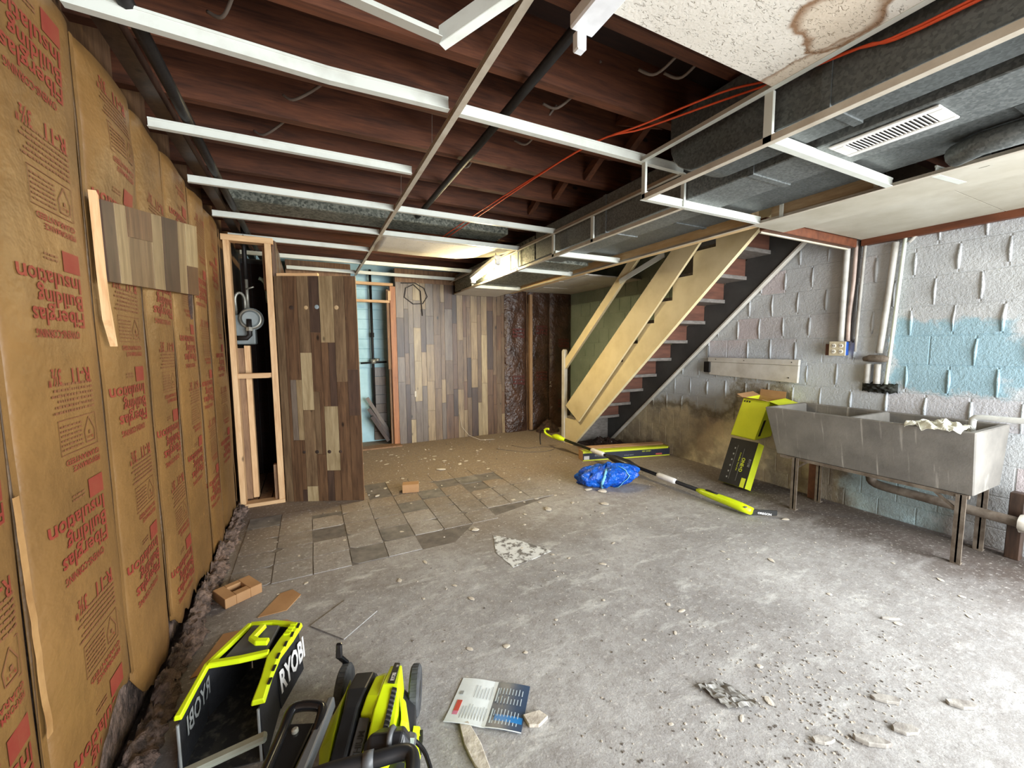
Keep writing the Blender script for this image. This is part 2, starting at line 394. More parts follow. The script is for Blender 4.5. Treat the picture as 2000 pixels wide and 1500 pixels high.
# walls behind and around
wl = struct(obj('wall_left', MB().box(-.80, XL-.085, YB, 5.9, 0, 2.67), M['stud_dull']))
wb = struct(obj('wall_back', MB().box(-.8, .75, YB-.2, YB, 0, 2.67).box(3.45, 4.0, YB-.2, YB, 0, 2.67).box(.75, 3.45, YB-.2, YB, 2.2, 2.67), M['white_paint']))  # wide gap added to let the frontal fill light in
wr = struct(obj('wall_right', MB().box(XW+.005, 4.0, .02, 6.1, 0, 2.67).box(XW+.005, 4.0, YB, -1.95, 0, 2.67).box(XW+.005, 4.0, -.35, .02, 0, 2.67).box(XW+.005, 4.0, -1.95, -.35, 2.10, 2.67), M['block']))
wf = struct(obj('wall_far', MB().box(1.03, 3.9, YF+.012, YF+.10, 0, 2.3).box(-.2, .50, YF+.012, YF+.10, 0, 2.3), M['stud_dull']))
wfd = struct(obj('wall_foundation', MB().box(-1.0, 4.0, 5.75, 5.95, 0, 2.67), M['blue_block']))
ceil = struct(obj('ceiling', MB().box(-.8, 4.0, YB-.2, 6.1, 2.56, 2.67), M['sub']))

# concrete blocks of the right wall, each its own piece, plus the proud mortar in the upright joints
BL, BH = .2125, .2
def block_mesh(w, h):
    c = .004; d = .006
    mb = MB(); x0 = 0
    P = [(-d, c, c), (-d, w-c, c), (-d, w-c, h-c), (-d, c, h-c), (0, 0, 0), (0, w, 0), (0, w, h), (0, 0, h)]
    mb.v = P; mb.f = [(0,3,2,1),(0,1,5,4),(1,2,6,5),(2,3,7,6),(3,0,4,7)]
    me = mesh_of('block', mb); me.materials.append(M['block']); return me
bm_full = block_mesh(BL-.004, BH-.003); bm_low = block_mesh(BL-.004, .127)
ridge = MB(); rr = random.Random(11)
for r in range(11):
    z = 0 if r == 0 else .13 + BH*(r-1); h = .127 if r == 0 else BH-.003
    off = .025 if r % 2 else .128
    k = 1
    while True:
        y = off + BL*k; k += 1
        if y + BL > 5.45: break
        if y < .20: continue
        obj('block', bm_low if r == 0 else bm_full, None, wr, loc=(XW+.008, y+.002, z+.0015))
        if rr.random() < .93 and z > .35:
            a = rr.uniform(.0, .03); b = rr.uniform(.0, .03); w = rr.uniform(.007, .012)
            ridge.tube([(XW+.004, y+rr.uniform(-.003,.003), z+a), (XW+.001, y+rr.uniform(-.004,.004), z+h*.5), (XW+.004, y+rr.uniform(-.003,.003), z+h-b)], [w*.7, w, w*.7], 6)
stuff(obj('mortar_ridge', ridge, M['block'], wr, smooth=True))
# ------------------------------------------------------------------ left wall: kraft faced batts, printed upside down
BATT = [(.40,.80), (.80,1.20), (1.20,1.65), (1.65,2.06), (2.06,2.43), (2.43,2.87), (2.87,3.21), (3.21,3.74)]
def surf(b, y, z):
    y0, y1 = BATT[b]; t = min(1, max(0, (y-y0)/(y1-y0))); e = min(t, 1-t)
    s = XL - .012 + .022*min(1, e/.22)**.6
    s += .012*mnoise.noise(Vector((y*2.3+b*7, z*1.4, b*3.1)))
    if b == 3 and z > 1.75: s += .02*math.exp(-((z-1.93)/.10)**2)*math.sin(pi*t)
    return s
def batt_bottom(y):
    return .05 + .05*mnoise.noise(Vector((y*6.0, 3.3, 0))) + .05*mnoise.noise(Vector((y*17.0, 9.3, 0))) + .22*math.exp(-((y-1.52)/.17)**2) + .05*math.exp(-((y-2.2)/.3)**2)
rb = random.Random(5)
def unit_geo():
    big, small = MB(), MB(); U_, V_ = (1,0,0), (0,1,0)
    add_text(big, 'OWENS-CORNING', (.035,.178,0), U_, V_, .020, .02, .195)
    add_text(big, 'Fiberglas', (.0,.128,0), U_, V_, .041, .018, .235)
    add_text(big, 'Building', (.0,.083,0), U_, V_, .041, .018, .205)
    add_text(big, 'Insulation', (.0,.037,0), U_, V_, .041, .018, .268)
    big.quad((.0,-.026,0), (.078,-.026,0), (.078,.026,0), (.0,.026,0))
    add_text(big, 'PERFORMANCE', (.0,-.078,0), U_, V_, .015, .016, .14)
    add_text(big, 'GUARANTEED', (.0,-.099,0), U_, V_, .015, .016, .17)
    add_text(big, 'R-11', (.005,-.325,0), U_, V_, .040, .018, .092)
    add_text(big, '3\u00bd"', (.145,-.325,0), U_, V_, .040, .018, .06)
    def dashes(x0, x1, y, h):
        x = x0
        while x < x1:
            w = rb.uniform(.006,.018); small.quad((x,y,0), (min(x+w,x1),y,0), (min(x+w,x1),y+h,0), (x,y+h,0)); x += w+.003
    for y in (.004,-.006): dashes(.10,.16,y,.0045)
    for k in range(6): dashes(.0,.20-.012*(k % 3),-.222-.0135*k,.0055)
    def rect(x0,x1,y0,y1,t):
        small.quad((x0,y0,0),(x1,y0,0),(x1,y0+t,0),(x0,y0+t,0)); small.quad((x0,y1-t,0),(x1,y1-t,0),(x1,y1,0),(x0,y1,0))
        small.quad((x0,y0+t,0),(x0+t,y0+t,0),(x0+t,y1-t,0),(x0,y1-t,0)); small.quad((x1-t,y0+t,0),(x1,y0+t,0),(x1,y1-t,0),(x1-t,y1-t,0))
    rect(0,.185,-.200,-.112,.0022)
    for k in range(6): dashes(.078,.178,-.128-.0115*k,.0042)
    sh = [(.016,-.125),(.062,-.125),(.066,-.155),(.039,-.192),(.012,-.155)]
    for k in range(5):
        a, b = Vector(sh[k]+(0,)), Vector(sh[(k+1) % 5]+(0,)); n_ = Vector((-(b-a).y,(b-a).x,0)).normalized()*.0018
        small.quad(a-n_, b-n_, b+n_, a+n_)
    small.quad((.034,-.155,0),(.044,-.155,0),(.044,-.145,0),(.034,-.145,0))
    add_text(big, 'R-11', (.024,-.141,0), U_, V_, .008, .01, .03)
    return big, small
UB, US = unit_geo()
UNITS = {1: (1.14, (.50, 1.10, 1.70)), 2: (1.535, (2.075, 1.496, .897, .315)), 3: (1.945, (1.79, 1.184, .60)), 4: (2.35, (.975, 1.575, .375)), 5: (2.74, (.776, 1.376, 1.976)), 6: (3.13, (1.119, 1.72, .52)), 7: (3.55, (.682, 1.28, 1.88))}
for b, (y0, y1) in enumerate(BATT):
    def fn(u, v, b=b, y0=y0, y1=y1):
        y = y0 + (y1-y0)*u; zb = batt_bottom(y); zt = 2.165 + .02*mnoise.noise(Vector((y*5,1.1,b))); z = zb + (zt-zb)*v
        return (surf(b, y, z), y, z)
    o = obj('insulation_batt', MB().grid(16, 44, fn), M['kraft'], wl, smooth=True)
    sm = o.modifiers.new('thick', 'SOLIDIFY'); sm.thickness = .003; sm.offset = -1
    if b in UNITS:
        Y0, zs = UNITS[b]
        for z0 in zs:
            for nm, src, mt in (('red_lettering', UB, M['print_red']), ('small_print', US, M['print_small'])):
                mb = MB(); keep = []
                for (u, v, _) in src.v:
                    y = Y0 - u; z = z0 - v; mb.v.append((surf(b, y, z) + .0022, y, z)); keep.append(batt_bottom(y)+.02 < z < 2.14)
                mb.f = [q for q in src.f if all(keep[i] for i in q)]
                if mb.f: obj(nm, mb, mt, o)
    # stapled flange strip over the seam
    tp = MB().grid(1, 40, lambda u, v, y1=y1: (XL-.001+.004*mnoise.noise(Vector((v*9, y1, 0))), y1-.008+u*.016+.003*mnoise.noise(Vector((v*5, y1*3, 1))), batt_bottom(y1)+.02+(2.14-batt_bottom(y1))*v))
    t_ = obj('stapled_flange', tp, M['kraft'], o); sm = t_.modifiers.new('thick', 'SOLIDIFY'); sm.thickness = .002
# brown torn slit in the facing
obj('torn_slit', MB().prism([(2.70,1.60),(2.725,1.55),(2.72,1.49),(2.70,1.43),(2.68,1.50),(2.685,1.56)], 0, XL+.006, XL+.016), M['fiber_dark'], wl)
obj('sill_plate', MB().beam((-.50, -1.5, 2.27), (-.50, 5.3, 2.27), .06, .05), M['p_dark'], wl)
obj('sill_pipe', MB().tube([(-.40, -1.5, 2.22), (-.41, 3.0, 2.225), (-.40, 5.3, 2.22)], .022, 8), M['iron'], wl, smooth=True)
# loose dirty fibre spilling from the torn foot of the batts
def spill(name, mt, seed, y0, y1, hw, hh, n=60):
    def fn(u, v):
        y = y0 + (y1-y0)*u; k = mnoise.noise(Vector((y*5+seed, 0, 0)))*.5+.6
        w = hw*k; h = hh*(.5+mnoise.noise(Vector((y*7, seed, 2)))*.5+.2); a = v*pi/2
        d = .03*mnoise.noise(Vector((y*22, v*6, seed))) + .03*abs(mnoise.noise(Vector((y*60, v*16, seed))))
        return (XL + .014 + (w+d)*cos(a)*(1 if v < .999 else 0), y + .02*mnoise.noise(Vector((v*8, y*30, 4))), max(-.004, (h+d)*sin(a)))
    return stuff(tag(obj(name, MB().grid(n, 10, fn, True), mt, smooth=True), 'dusty pinkish fibreglass fluff spilled along the foot of the insulated wall' if seed == 1 else 'dark dirty fibreglass heaped in the far corner by the bare stud', 'insulation'))
spill('loose_fibreglass', M['fiber'], 1, 1.05, 3.7, .085, .085, 260)
obj('insulation_core', MB().box(-.645, -.59, .4, 3.74, .0, 2.1), M['fiber'], wl)
tpe = MB().grid(1, 20, lambda u, v: (XL+.010+.002*mnoise.noise(Vector((v*9, 5, 0))), 1.186+.018*u-.02*v+.004*mnoise.noise(Vector((v*7, 1, 0))), .42+.55*v))
s_ = obj('pale_tape', tpe, M['tape'], wl).modifiers.new('thick', 'SOLIDIFY'); s_.thickness = .002

# scrap of wood-look panelling still nailed to the insulated wall
ps = thing('panelling_scrap', 'torn scrap of striped wood-look panelling nailed to the brown insulation paper', 'panel', (XL+.02, 1.73, 1.47))
def pq(t, s): # t along, s from bottom to top
    yb, zb = 1.655 + (2.80-1.655)*t, 1.475 + (1.566-1.475)*t; yt, zt = 1.645 + (2.845-1.645)*t, 1.712 + (1.948-1.712)*t
    return (yb + (yt-yb)*s, zb + (zt-zb)*s)
ps_c = [(0,.075,'p_dark',0,1),(.075,.15,'p_tan',0,1),(.15,.36,'p_brown',.62,1),(.15,.36,'p_mid',0,.62),(.36,.475,'p_tan',0,1),(.475,.665,'p_dark',0,1),(.665,.80,'p_tan',0,1),(.80,1.0,'p_pale',.40,1),(.80,.985,'p_brown',0,.40)]
for k, (t0, t1, mm, s0, s1) in enumerate(ps_c):
    pts = [pq(t0,s0), pq(t1,s0), pq(t1,s1), pq(t0,s1)]
    obj('plank', MB().prism([(a-1.73, b-1.47) for a, b in pts], 0, 0, .012+.002*(k % 3)), M[mm], ps)
lath = obj('splintered_lath', MB().prism([(1.626,1.73),(1.639,1.72),(1.643,1.50),(1.648,1.42),(1.676,1.28),(1.640,1.36),(1.630,1.50)], 0, XL+.012, XL+.03), M['stud'])
tag(lath, 'pale splintered lath hanging at the near edge of the panelling scrap', 'lath')

# ------------------------------------------------------------------ joists
ZJ, JS = 2.33, .373
jm = {}
for k in range(-6, 11):
    yf_ = 1.525 + JS*k; x1 = 2.42 if 1.75 < yf_ < 4.2 else 3.72
    if x1 not in jm:
        me = mesh_of('joist', MB().box(-.66, x1, -.045, 0, 0, .23)); me.materials.append(M['joist']); jm[x1] = me
    obj('joist', jm[x1], None, ceil, loc=(0, yf_, ZJ))
for k in (0, 1, 2, 3):
    y0 = 1.525 + JS*k
    for s in (0, 1):
        a, b = (y0+.01, ZJ+.03), (y0+JS-.055, ZJ+.19)
        if s: a, b = (a[0], b[1]), (b[0], a[1])
        x = 1.60 + .055*s
        obj('bridging', MB().beam((x, a[0], a[1]), (x, b[0], b[1]), .038, .05), M['joist_y'], ceil)

# ------------------------------------------------------------------ closet frame with the gas meter
cf = thing('closet_stud_frame', 'bare pale pine stud frame of the narrow meter closet', 'frame', (-.4, 3.79, 0))
def part(nm, x0, x1, y0, y1, z0, z1, m, par, org, bevel=.0015): return obj(nm, MB().box(x0-org[0], x1-org[0], y0-org[1], y1-org[1], z0-org[2], z1-org[2]), m, par, bevel)
O = (-.4, 3.79, 0)
part('stud', -.545, -.506, 3.77, 3.86, .03, 2.095, M['stud'], cf, O); part('stud', -.276, -.232, 3.77, 3.86, .03, 2.095, M['stud'], cf, O)
part('top_plate', -.557, -.215, 3.77, 3.86, 2.095, 2.140, M['stud_x'], cf, O); part('bottom_plate', -.57, -.232, 3.765, 3.86, 0, .03, M['stud_x'], cf, O)
part('rail', -.506, -.276, 3.78, 3.86, 1.04, 1.08, M['stud_x'], cf, O)
part('inner_stud', -.470, -.430, 3.92, 4.0, .03, 1.30, M['stud'], cf, O); part('inner_stud', -.538, -.472, 3.90, 4.0, .03, 1.28, M['stud_dull'], cf, O)
part('inner_stud', -.300, -.262, 3.87, 3.96, 1.75, 2.09, M['stud_dull'], cf, O); part('inner_stud', -.262, -.236, 3.87, 3.99, .03, 1.75, M['stud_dull'], cf, O)
part('short_block', -.305, -.276, 3.80, 3.85, .03, .32, M['stud_dull'], cf, O)
for k in range(3): part('floor_board', -.53+.1*k, -.44+.1*k, 3.87, 4.7, .003, .02, M['stud_dull'], cf, O)
# return wall of the closet
rw = struct(obj('wall_closet_return', MB().box(-.228, -.205, 3.80, 5.38, 0, 2.13), M['p_brown']))
for k in range(3): obj('plank', MB().box(-.207, -.198-.002*(k % 2), 3.80+.18*k, 3.975+.18*k, .0, 2.125), M[('p_mid', 'p_brown', 'p_grey')[k]], rw)
dk = struct(obj('wall_closet_back', MB().box(-.56, -.23, 4.75, 4.80, 0, 2.15), M['grey_paint']))
for k in range(4): obj('board', MB().box(-.55+.082*k, -.474+.082*k, 4.735, 4.75, .0, 2.1), M['sub'], dk)
# gas meter
M['meter'] = mat('grey_meter_enamel', (128, 136, 136), (104, 112, 112), 6, rough=.4, bs=.05); M['meter_pipe'] = mat('galvanised_pipe', (170, 168, 156), (128, 126, 116), 10, rough=.4, metal=.5)
gm = thing('gas_meter', 'grey gas meter with round dial housing in the closet frame', 'gas meter', (-.43, 3.99, 1.31))
g0 = Vector((-.43, 3.99, 1.31))
obj('case', MB().box(-.095, .045, -.06, .07, .0, .24), M['meter'], gm, .012, seg=2)
dm_ = [(.001, -.115), (.055, -.115), (.062, -.105), (.075, -.085), (.078, -.06), (.09, -.055), (.09, -.03), (.06, .03), (.001, .03)]
obj('dial_housing', MB().lathe(dm_, (.02, 0, .205), 1, 28), M['meter'], gm, smooth=False)
obj('dial_rim', MB().lathe([(.072, -.095), (.082, -.090), (.084, -.078), (.072, -.074)], (.02, 0, .205), 1, 28), M['meter_pipe'], gm, smooth=True)
obj('outlet_elbow', MB().tube([(.012, -.115, .20), (.012, -.125, .12), (.012, -.12, .075), (-.01, -.115, .05), (-.085, -.11, .05)], .019, 10), M['iron'], gm, smooth=True)
obj('swivel_nut', MB().tube([(.012, -.12, .135), (.012, -.124, .105)], .025, 6), M['meter_pipe'], gm)
obj('inlet_loop', MB().tube([(-.085, 0, .24)] + [(-.055-.034*cos(t*pi/8), 0, .36+.06*sin(t*pi/8)+.0) for t in range(0, 9)] + [(-.021, 0, .25)], .011, 8), M['meter_pipe'], gm, smooth=True)
obj('valve_stem', MB().tube([(-.002, 0, .26), (-.002, 0, .55)], .012, 8), M['meter_pipe'], gm, smooth=True)
obj('valve_handle', MB().tube([(-.005, -.01, .45), (.05, -.03, .47)], .007, 6), M['meter_pipe'], gm, smooth=True)
vp = tag(obj('gas_pipe', MB().tube([(-.434, 3.99, 1.84), (-.434, 3.99, 2.33)], .017, 8), M['iron'], smooth=True), 'black iron gas pipe rising above the grey meter', 'pipe')
tag(obj('corroded_pipe', MB().tube([(-.345, 4.02, 1.86), (-.32, 4.02, 1.85), (-.30, 4.02, 1.82), (-.29, 4.02, 1.74), (-.288, 4.02, 1.66)], .016, 8), mat('verdigris_pipe', (142, 156, 138), (96, 112, 96), 20, rough=.7), smooth=True), 'greenish corroded bent pipe beside the gas meter', 'pipe')

# ------------------------------------------------------------------ loose panelling sheet standing at an angle
a_ = Vector((-.222, 3.775, 0)); b_ = Vector((.360, 3.515, 0)); W_ = (b_-a_).length
lp = thing('panelling_sheet', 'upright wood-look panelling sheet standing beside the meter closet', 'panel', a_, (0, 0, math.atan2(b_.y-a_.y, b_.x-a_.x)))
obj('backing', MB().box(0, W_, .004, .010, 0, 1.84), M['stud_dull'], lp)
rl = random.Random(21)
cols = [0, .085, .175, .265, .345, .455, .545, W_]
lay = {0: [(0,1.85,'p_mid',0,.72),(.0,1.85,'p_brown',.72,1)], 1: [(0,.52,'p_brown',0,.6),(.52,1.02,'p_grey',0,.5),(1.02,1.85,'p_brown',0,1),(.0,.10,'p_dark',.6,1),(.10,.52,'p_brown',.6,1),(.52,1.02,'p_tan',.5,1)],
       2: [(0,.13,'p_pale',0,1),(.13,.77,'p_mid',0,1),(.77,1.24,'p_pale',0,1),(1.24,1.85,'p_mid',0,1)], 3: [(0,.40,'p_brown',0,1),(.40,.92,'p_mid',0,.6),(.40,.92,'p_brown',.6,1),(.92,1.40,'p_brown',0,1),(1.40,1.85,'p_dark',0,1)],
       4: [(0,.26,'p_dark',0,.5),(0,.26,'p_brown',.5,1),(.26,.80,'p_pale',0,1),(.80,1.32,'p_brown',0,.5),(.80,1.32,'p_dark',.5,1),(1.32,1.85,'p_tan',0,1)], 5: [(0,1.0,'p_brown',0,1),(1.0,1.85,'p_mid',0,1)],
       6: [(0,.72,'p_brown',0,1),(.72,1.10,'p_dark',0,1),(1.10,1.85,'p_brown',0,1)]}
for c, segs in lay.items():
    x0, x1 = cols[c], cols[c+1]
    for (z0, z1, mm, f0, f1) in segs:
        g1 = .0012
        obj('plank', MB().box(x0+(x1-x0)*f0+g1, x0+(x1-x0)*f1-g1, -.004-rl.uniform(0,.002), .004, z0+g1, z1-g1), M[mm], lp)
M['knot'] = mat('dark_bored_hole', (60, 42, 32), (34, 24, 18), 20); M['knot_pale'] = mat('pale_plug', (188, 160, 120), (160, 130, 92), 20); M['knot_blue'] = mat('plug_greyblue', (150, 162, 166), (130, 142, 146), 20)
for (x, z, mm, r) in ((.125,1.60,'knot',.017),(.24,1.60,'knot_pale',.016),(.325,1.605,'knot_blue',.017),(.48,1.60,'knot_pale',.017),(.165,.42,'knot',.013),(.27,.42,'knot',.015),(.37,.42,'knot',.015),(.46,.42,'p_dark',.013)):
    obj('bored_plug', MB().lathe([(r*.6, -.0075), (r, -.0062), (r, 0)], (x, 0, z), 1, 14), M[mm], lp)
obj('top_batten', MB().box(.02, .34, .0, .03, 1.845, 1.872), M['stud_x'], lp)

# ------------------------------------------------------------------ far wall panelling, doorway, bare insulation
xs_ = [1.03, 1.185, 1.345, 1.52, 1.675, 1.85, 1.99, 2.15, 2.30, 2.45, 2.575]
rf = random.Random(8)
pal = [('p_grey','p_grey','p_mid','p_dark'), ('p_grey','p_pale','p_grey'), ('p_grey','p_tan','p_dark'), ('p_mid','p_grey','p_tan'), ('p_mid','p_brown','p_grey','p_dark'), ('p_tan','p_mid','p_brown'), ('p_mid','p_dark','p_tan'), ('p_tan','p_mid','p_pale'), ('p_mid','p_brown','p_dark'), ('p_mid','p_tan','p_brown')]  # left columns get greyer planks, painting in the light they reflect
for c in range(10):
    w = xs_[c+1]-xs_[c]; subs = [(0, .62), (.62, 1)] if rf.random() < .75 else [(0, .4), (.4, 1)]
    for f0, f1 in subs:
        z = 0.0
        while z < 2.12:
            z1 = min(2.125, z + rf.uniform(.28, .85)); z1 = 2.125 if 2.125-z1 < .2 else z1
            obj('plank', MB().box(xs_[c]+w*f0+.0015, xs_[c]+w*f1-.0015, YF-.004-rf.uniform(0,.004), YF+.013, z+.0012, z1-.0012), M[rf.choice(pal[c])], wf); z = z1
tag(obj('light_switch', MB().box(1.235, 1.262, YF-.016, YF-.008, .62, .70), M['tee_cream'], None, .003), 'small cream outlet plate on the far panelling', 'outlet')
tag(obj('coiled_wire', MB().tube([(1.10, YF-.02, 2.11), (1.28, YF-.02, 2.12), (1.40, YF-.02, 2.06), (1.44, YF-.02, 1.95), (1.38, YF-.02, 1.86), (1.25, YF-.02, 1.85), (1.14, YF-.02, 1.93), (1.16, YF-.02, 2.05), (1.26, YF-.022, 2.10), (1.35, YF-.022, 2.02), (1.37, YF-.02, 1.7)], .006, 6), M['wire_dark'], smooth=True), 'dark cable loop hanging over the far panelling near the doorway', 'cable')
dr = struct(thing('door_1', '', '', (.98, 5.40, 0))); del dr['label']; del dr['category']
O = (.98, 5.40, 0)
part('jamb', .955, 1.025, 5.375, 5.47, 0, 2.06, M['orange_wood'], dr, O); part('jamb', .925, .955, 5.41, 5.47, 0, 1.02, M['stud_dull'], dr, O); part('jamb', .915, .955, 5.40, 5.46, 1.0, 2.02, M['stud_dull'], dr, O)
part('header', .50, 1.0, 5.385, 5.45, 2.065, 2.10, M['stud_x'], dr, O); part('rail', .50, .955, 5.385, 5.44, 1.85, 1.882, M['stud_x'], dr, O); part('sill', .45, 1.03, 5.25, 5.42, 0, .018, M['stud_dull'], dr, O)
part('packing', .93, .965, 5.372, 5.40, 1.88, 2.0, M['stud'], dr, O)
# niche behind the doorway
for k in range(8): obj('board', MB().box(.755, .925, 5.71+.004*(k % 2), 5.75, .02+.125*k, .14+.125*k), M['p_grey' if k % 3 else 'p_mid'], wfd)
for k in range(9): obj('block', MB().box(.50, 1.02, 5.735+.003*(k % 2), 5.75, 1.01+.13*k, 1.137+.13*k), M['blue_block'], wfd, .004)
pp = thing('water_main', 'black water pipe with valve in the light blue niche', 'pipe', (.76, 5.66, 0))
obj('riser', MB().tube([(0, 0, .25), (0, 0, 2.3)], .017, 10), M['iron'], pp, smooth=True)
obj('valve_body', MB().tube([(.0, -.02, 1.07), (.0, -.02, 1.13)], .035, 12).tube([(.05, -.03, 1.10), (.05, -.03, 1.14)], .03, 12), M['meter_pipe'], pp, smooth=True)
obj('valve_handle', MB().tube([(-.16, -.03, 1.08), (.17, -.03, 1.09)], .012, 8), M['iron'], pp, smooth=True)
obj('union', MB().tube([(0, 0, 1.42), (0, 0, 1.48)], .026, 8), M['iron'], pp)
for k, (x0, z0, x1, z1) in enumerate(((.66, .62, .95, .08), (.67, .48, .93, .05), (.70, .38, .90, .02))):
    tag(obj('scrap_stick', MB().beam((x0, 5.62-.05*k, z0), (x1, 5.60-.05*k, z1+.02), .03, .045), M['p_dark' if k else 'p_grey']), ('grey topmost stick leaning across the blue niche', 'dark middle stick leaning across the blue niche', 'dark lowest stick leaning across the blue niche')[k], 'stick')
# plastic covered insulation at the right end of the far wall
M['plastic'] = mat('brown_insulation_under_film', (80, 56, 43), (52, 35, 27), 5, rough=.3, bs=.8, bscale=16, bd=.03, kind='Position')
for k, (x0, x1) in enumerate(((2.58, 2.95), (2.97, 3.35), (3.36, 3.75))):
    def fn(u, v, x0=x0, x1=x1, k=k):
        e = min(u, 1-u); return (x0+(x1-x0)*u, YF - .03*min(1, e/.2)**.5 - .014*mnoise.noise(Vector((u*3+k*5, v*9, 2))), .0 + 2.11*v)
    o = obj('insulation_batt', MB().grid(14, 40, fn), M['plastic'], wf, smooth=True)
    for z0 in ((1.45, .8, .35)[k % 3], (.75, 1.5, 1.3)[k % 3]):
        mb = MB()
        for j_, tx in enumerate(('Fiberglas', 'Building', 'Insulation')): add_text(mb, tx, (x1-.06, YF-.050, z0+.05*j_), (-1,0,0), (0,0,-1), .038, .02, .2)
        obj('red_lettering', mb, mat('dim_red_ink', (98, 36, 30), (84, 40, 32), 9, bs=0), o)
sw = tag(obj('bare_stud', MB().box(2.955, 3.0, YF-.10, YF-.055, .02, 2.05), wood('rough_tan_stud', (172, 138, 100), (132, 100, 70), (16,16,1.3))), 'rough tan stud standing in front of the film covered insulation', 'stud')
def heap(u, v):
    a = u*2*pi; r = v; return (3.20+.19*r*cos(a)+.03*mnoise.noise(Vector((u*19, v*7, 1))), 5.19+.16*r*sin(a), max(-.003, (.19*(1-r)**.8)+.05*(1-r)*mnoise.noise(Vector((cos(a)*r*5, sin(a)*r*5, 3)))))
stuff(tag(obj('fibre_heap', MB().grid(36, 10, heap), M['fiber_dark'], smooth=True), 'heap of dark shredded insulation at the foot of the bare stud', 'insulation'))
tag(obj('thin_wire', MB().tube([(1.86, 5.385, .34), (1.88, 5.34, .16), (1.95, 5.25, .05), (2.06, 5.1, .006), (2.25, 5.05, .005)], .003, 5), plain('pale_wire', (196, 186, 170)), smooth=True), 'thin pale wire trailing from the far panelling onto the floor', 'wire')
# ------------------------------------------------------------------ suspended ceiling grid
def tee_mb(a, b, web=.034, fl=.024):
    a, b = Vector(a), Vector(b); d = (b-a).normalized(); s = d.cross(Vector((0,0,1))).normalized(); u = s.cross(d)
    m_, L = (a+b)/2, (b-a).length/2
    mb = MB().obox(m_, d*L, s*fl/2, u*.0009); mb.obox(m_+u*web/2, d*L, s*.0012, u*web/2); mb.obox(m_+u*web, d*L, s*.0035, u*.004); return mb
def angle_mb(a, b, side, up, w=.022, h=.022):
    """L angle: flange toward side, upstand along up"""
    a, b = Vector(a), Vector(b); d = (b-a).normalized(); L = (b-a).length/2; m_ = (a+b)/2; side, up = Vector(side), Vector(up)
    return MB().obox(m_+side*w/2, d*L, side*w/2, up*.001).obox(m_+up*h/2, d*L, side*.001, up*h/2)
cg = thing('ceiling_grid', 'white metal suspended ceiling grid with missing tiles below the joists', 'ceiling grid', (XRUN, 2.5, ZC))
Og = Vector((XRUN, 2.5, ZC))
def gp(nm, mb, m=None, par=None, org=None):
    off = -(org or Og); mb.xf(Matrix.Translation(off)); return obj(nm, mb, m or M['tee'], par or cg)
gp('main_runner', tee_mb((XRUN, -1.2, ZC), (XRUN, 5.36, ZC)), M['tee_cream'])
L0 = -.535
# the first tee is kinked where it was bent
k1 = MB()
for a, b in (((L0, T(1)-.01, ZC+.012), (.10, T(1)-.004, ZC-.006)), ((.10, T(1)-.004, ZC-.006), (.52, T(1)+.008, ZC+.010))): k1.join(tee_mb(a, b, .045, .026))
gp('cross_tee', k1); gp('cross_tee', tee_mb((XRUN+.012, T(1), ZC), (XS2, T(1), ZC), .040, .026))
gp('cross_tee', tee_mb((L0, T(2)+.01, ZC), (.515, T(2), ZC)))
for i in (3, 4, 6, 7): gp('cross_tee', tee_mb((L0 if i != 7 else -.18, T(i), ZC), (XRUN-.012, T(i), ZC))); gp('cross_tee', tee_mb((XRUN+.012, T(i), ZC), (XS2, T(i), ZC)))
gp('cross_tee', tee_mb((L0, T(5)-.02, ZC), (XRUN-.012, T(5), ZC)))
# bent tee dangling near the camera
bt = MB().join(angle_mb((.02, 1.24, 2.20), (.359, 1.149, 2.10), (0,-1,0), (0,0,1), .03, .035)).join(angle_mb((.359, 1.149, 2.10), (.56, .93, 2.19), (.8,.55,0), (0,0,1), .028, .045))
tag(obj('bent_tee', bt, M['tee']), 'bent white metal tee dangling in a V near the camera', 'ceiling tee')
# hanger wires
for k, (x, y) in enumerate(((XRUN, 1.9), (XRUN, 2.6), (XRUN, 3.2))):
    gp('hanger_wire', MB().tube([(x, y, ZC+.03), (x+.01, y+.02, ZJ+.02)], .0012, 4), M['wire'])

# ------------------------------------------------------------------ soffit frame round the ducts
sf = thing('soffit_grid', 'white metal angle framework of the opened soffit around the ducts', 'ceiling grid', (XS, 1.555, Z2)); Os = Vector((XS, 1.555, Z2))
def sp(nm, mb, m=None): return gp(nm, mb, m, sf, Os)
sp('angle', angle_mb((XS, -1.2, ZC), (XS, T(1), ZC), (-1,0,0), (0,0,1), .024, .03)); sp('angle', angle_mb((XS, -1.2, Z2), (XS, T(1), Z2), (1,0,0), (0,0,1), .026, .022), M['tee_cream'])
sp('angle', angle_mb((XS2, T(1), ZC), (XS2, 5.36, ZC), (-1,0,0), (0,0,1), .022, .03), M['tee_cream']); sp('angle', angle_mb((XS2, T(1), Z2), (XS2, 5.0, Z2), (1,0,0), (0,0,1), .024, .02), M['tee_cream'])
sp('angle', angle_mb((XR, -1.2, Z2), (XR, 5.0, Z2), (-1,0,0), (0,0,1), .022, .020), M['tee_cream'])
def post(x, y, w=.022): sp('post', angle_mb((x, y, Z2), (x, y, ZC), (0,1,0), (1,0,0), w, .012))
post(XS, T(1)-.02); post(XS, T(0)-.015, .03); post(XS, -.1)
post(XS2, T(1)-.01)
for y in (2.30, 2.80, 3.42, 4.0): post(XS2, y, .026)
for y, x0, x1 in ((T(1), XS, XR), (T(0), XS, XR), (T(3), XS2, XR), (T(3)+.70, XS2, XR), (4.62, XS2, XR), (.30, XS, XR)): sp('cross_tee', tee_mb((x0, y, Z2), (x1, y, Z2), .038, .026))
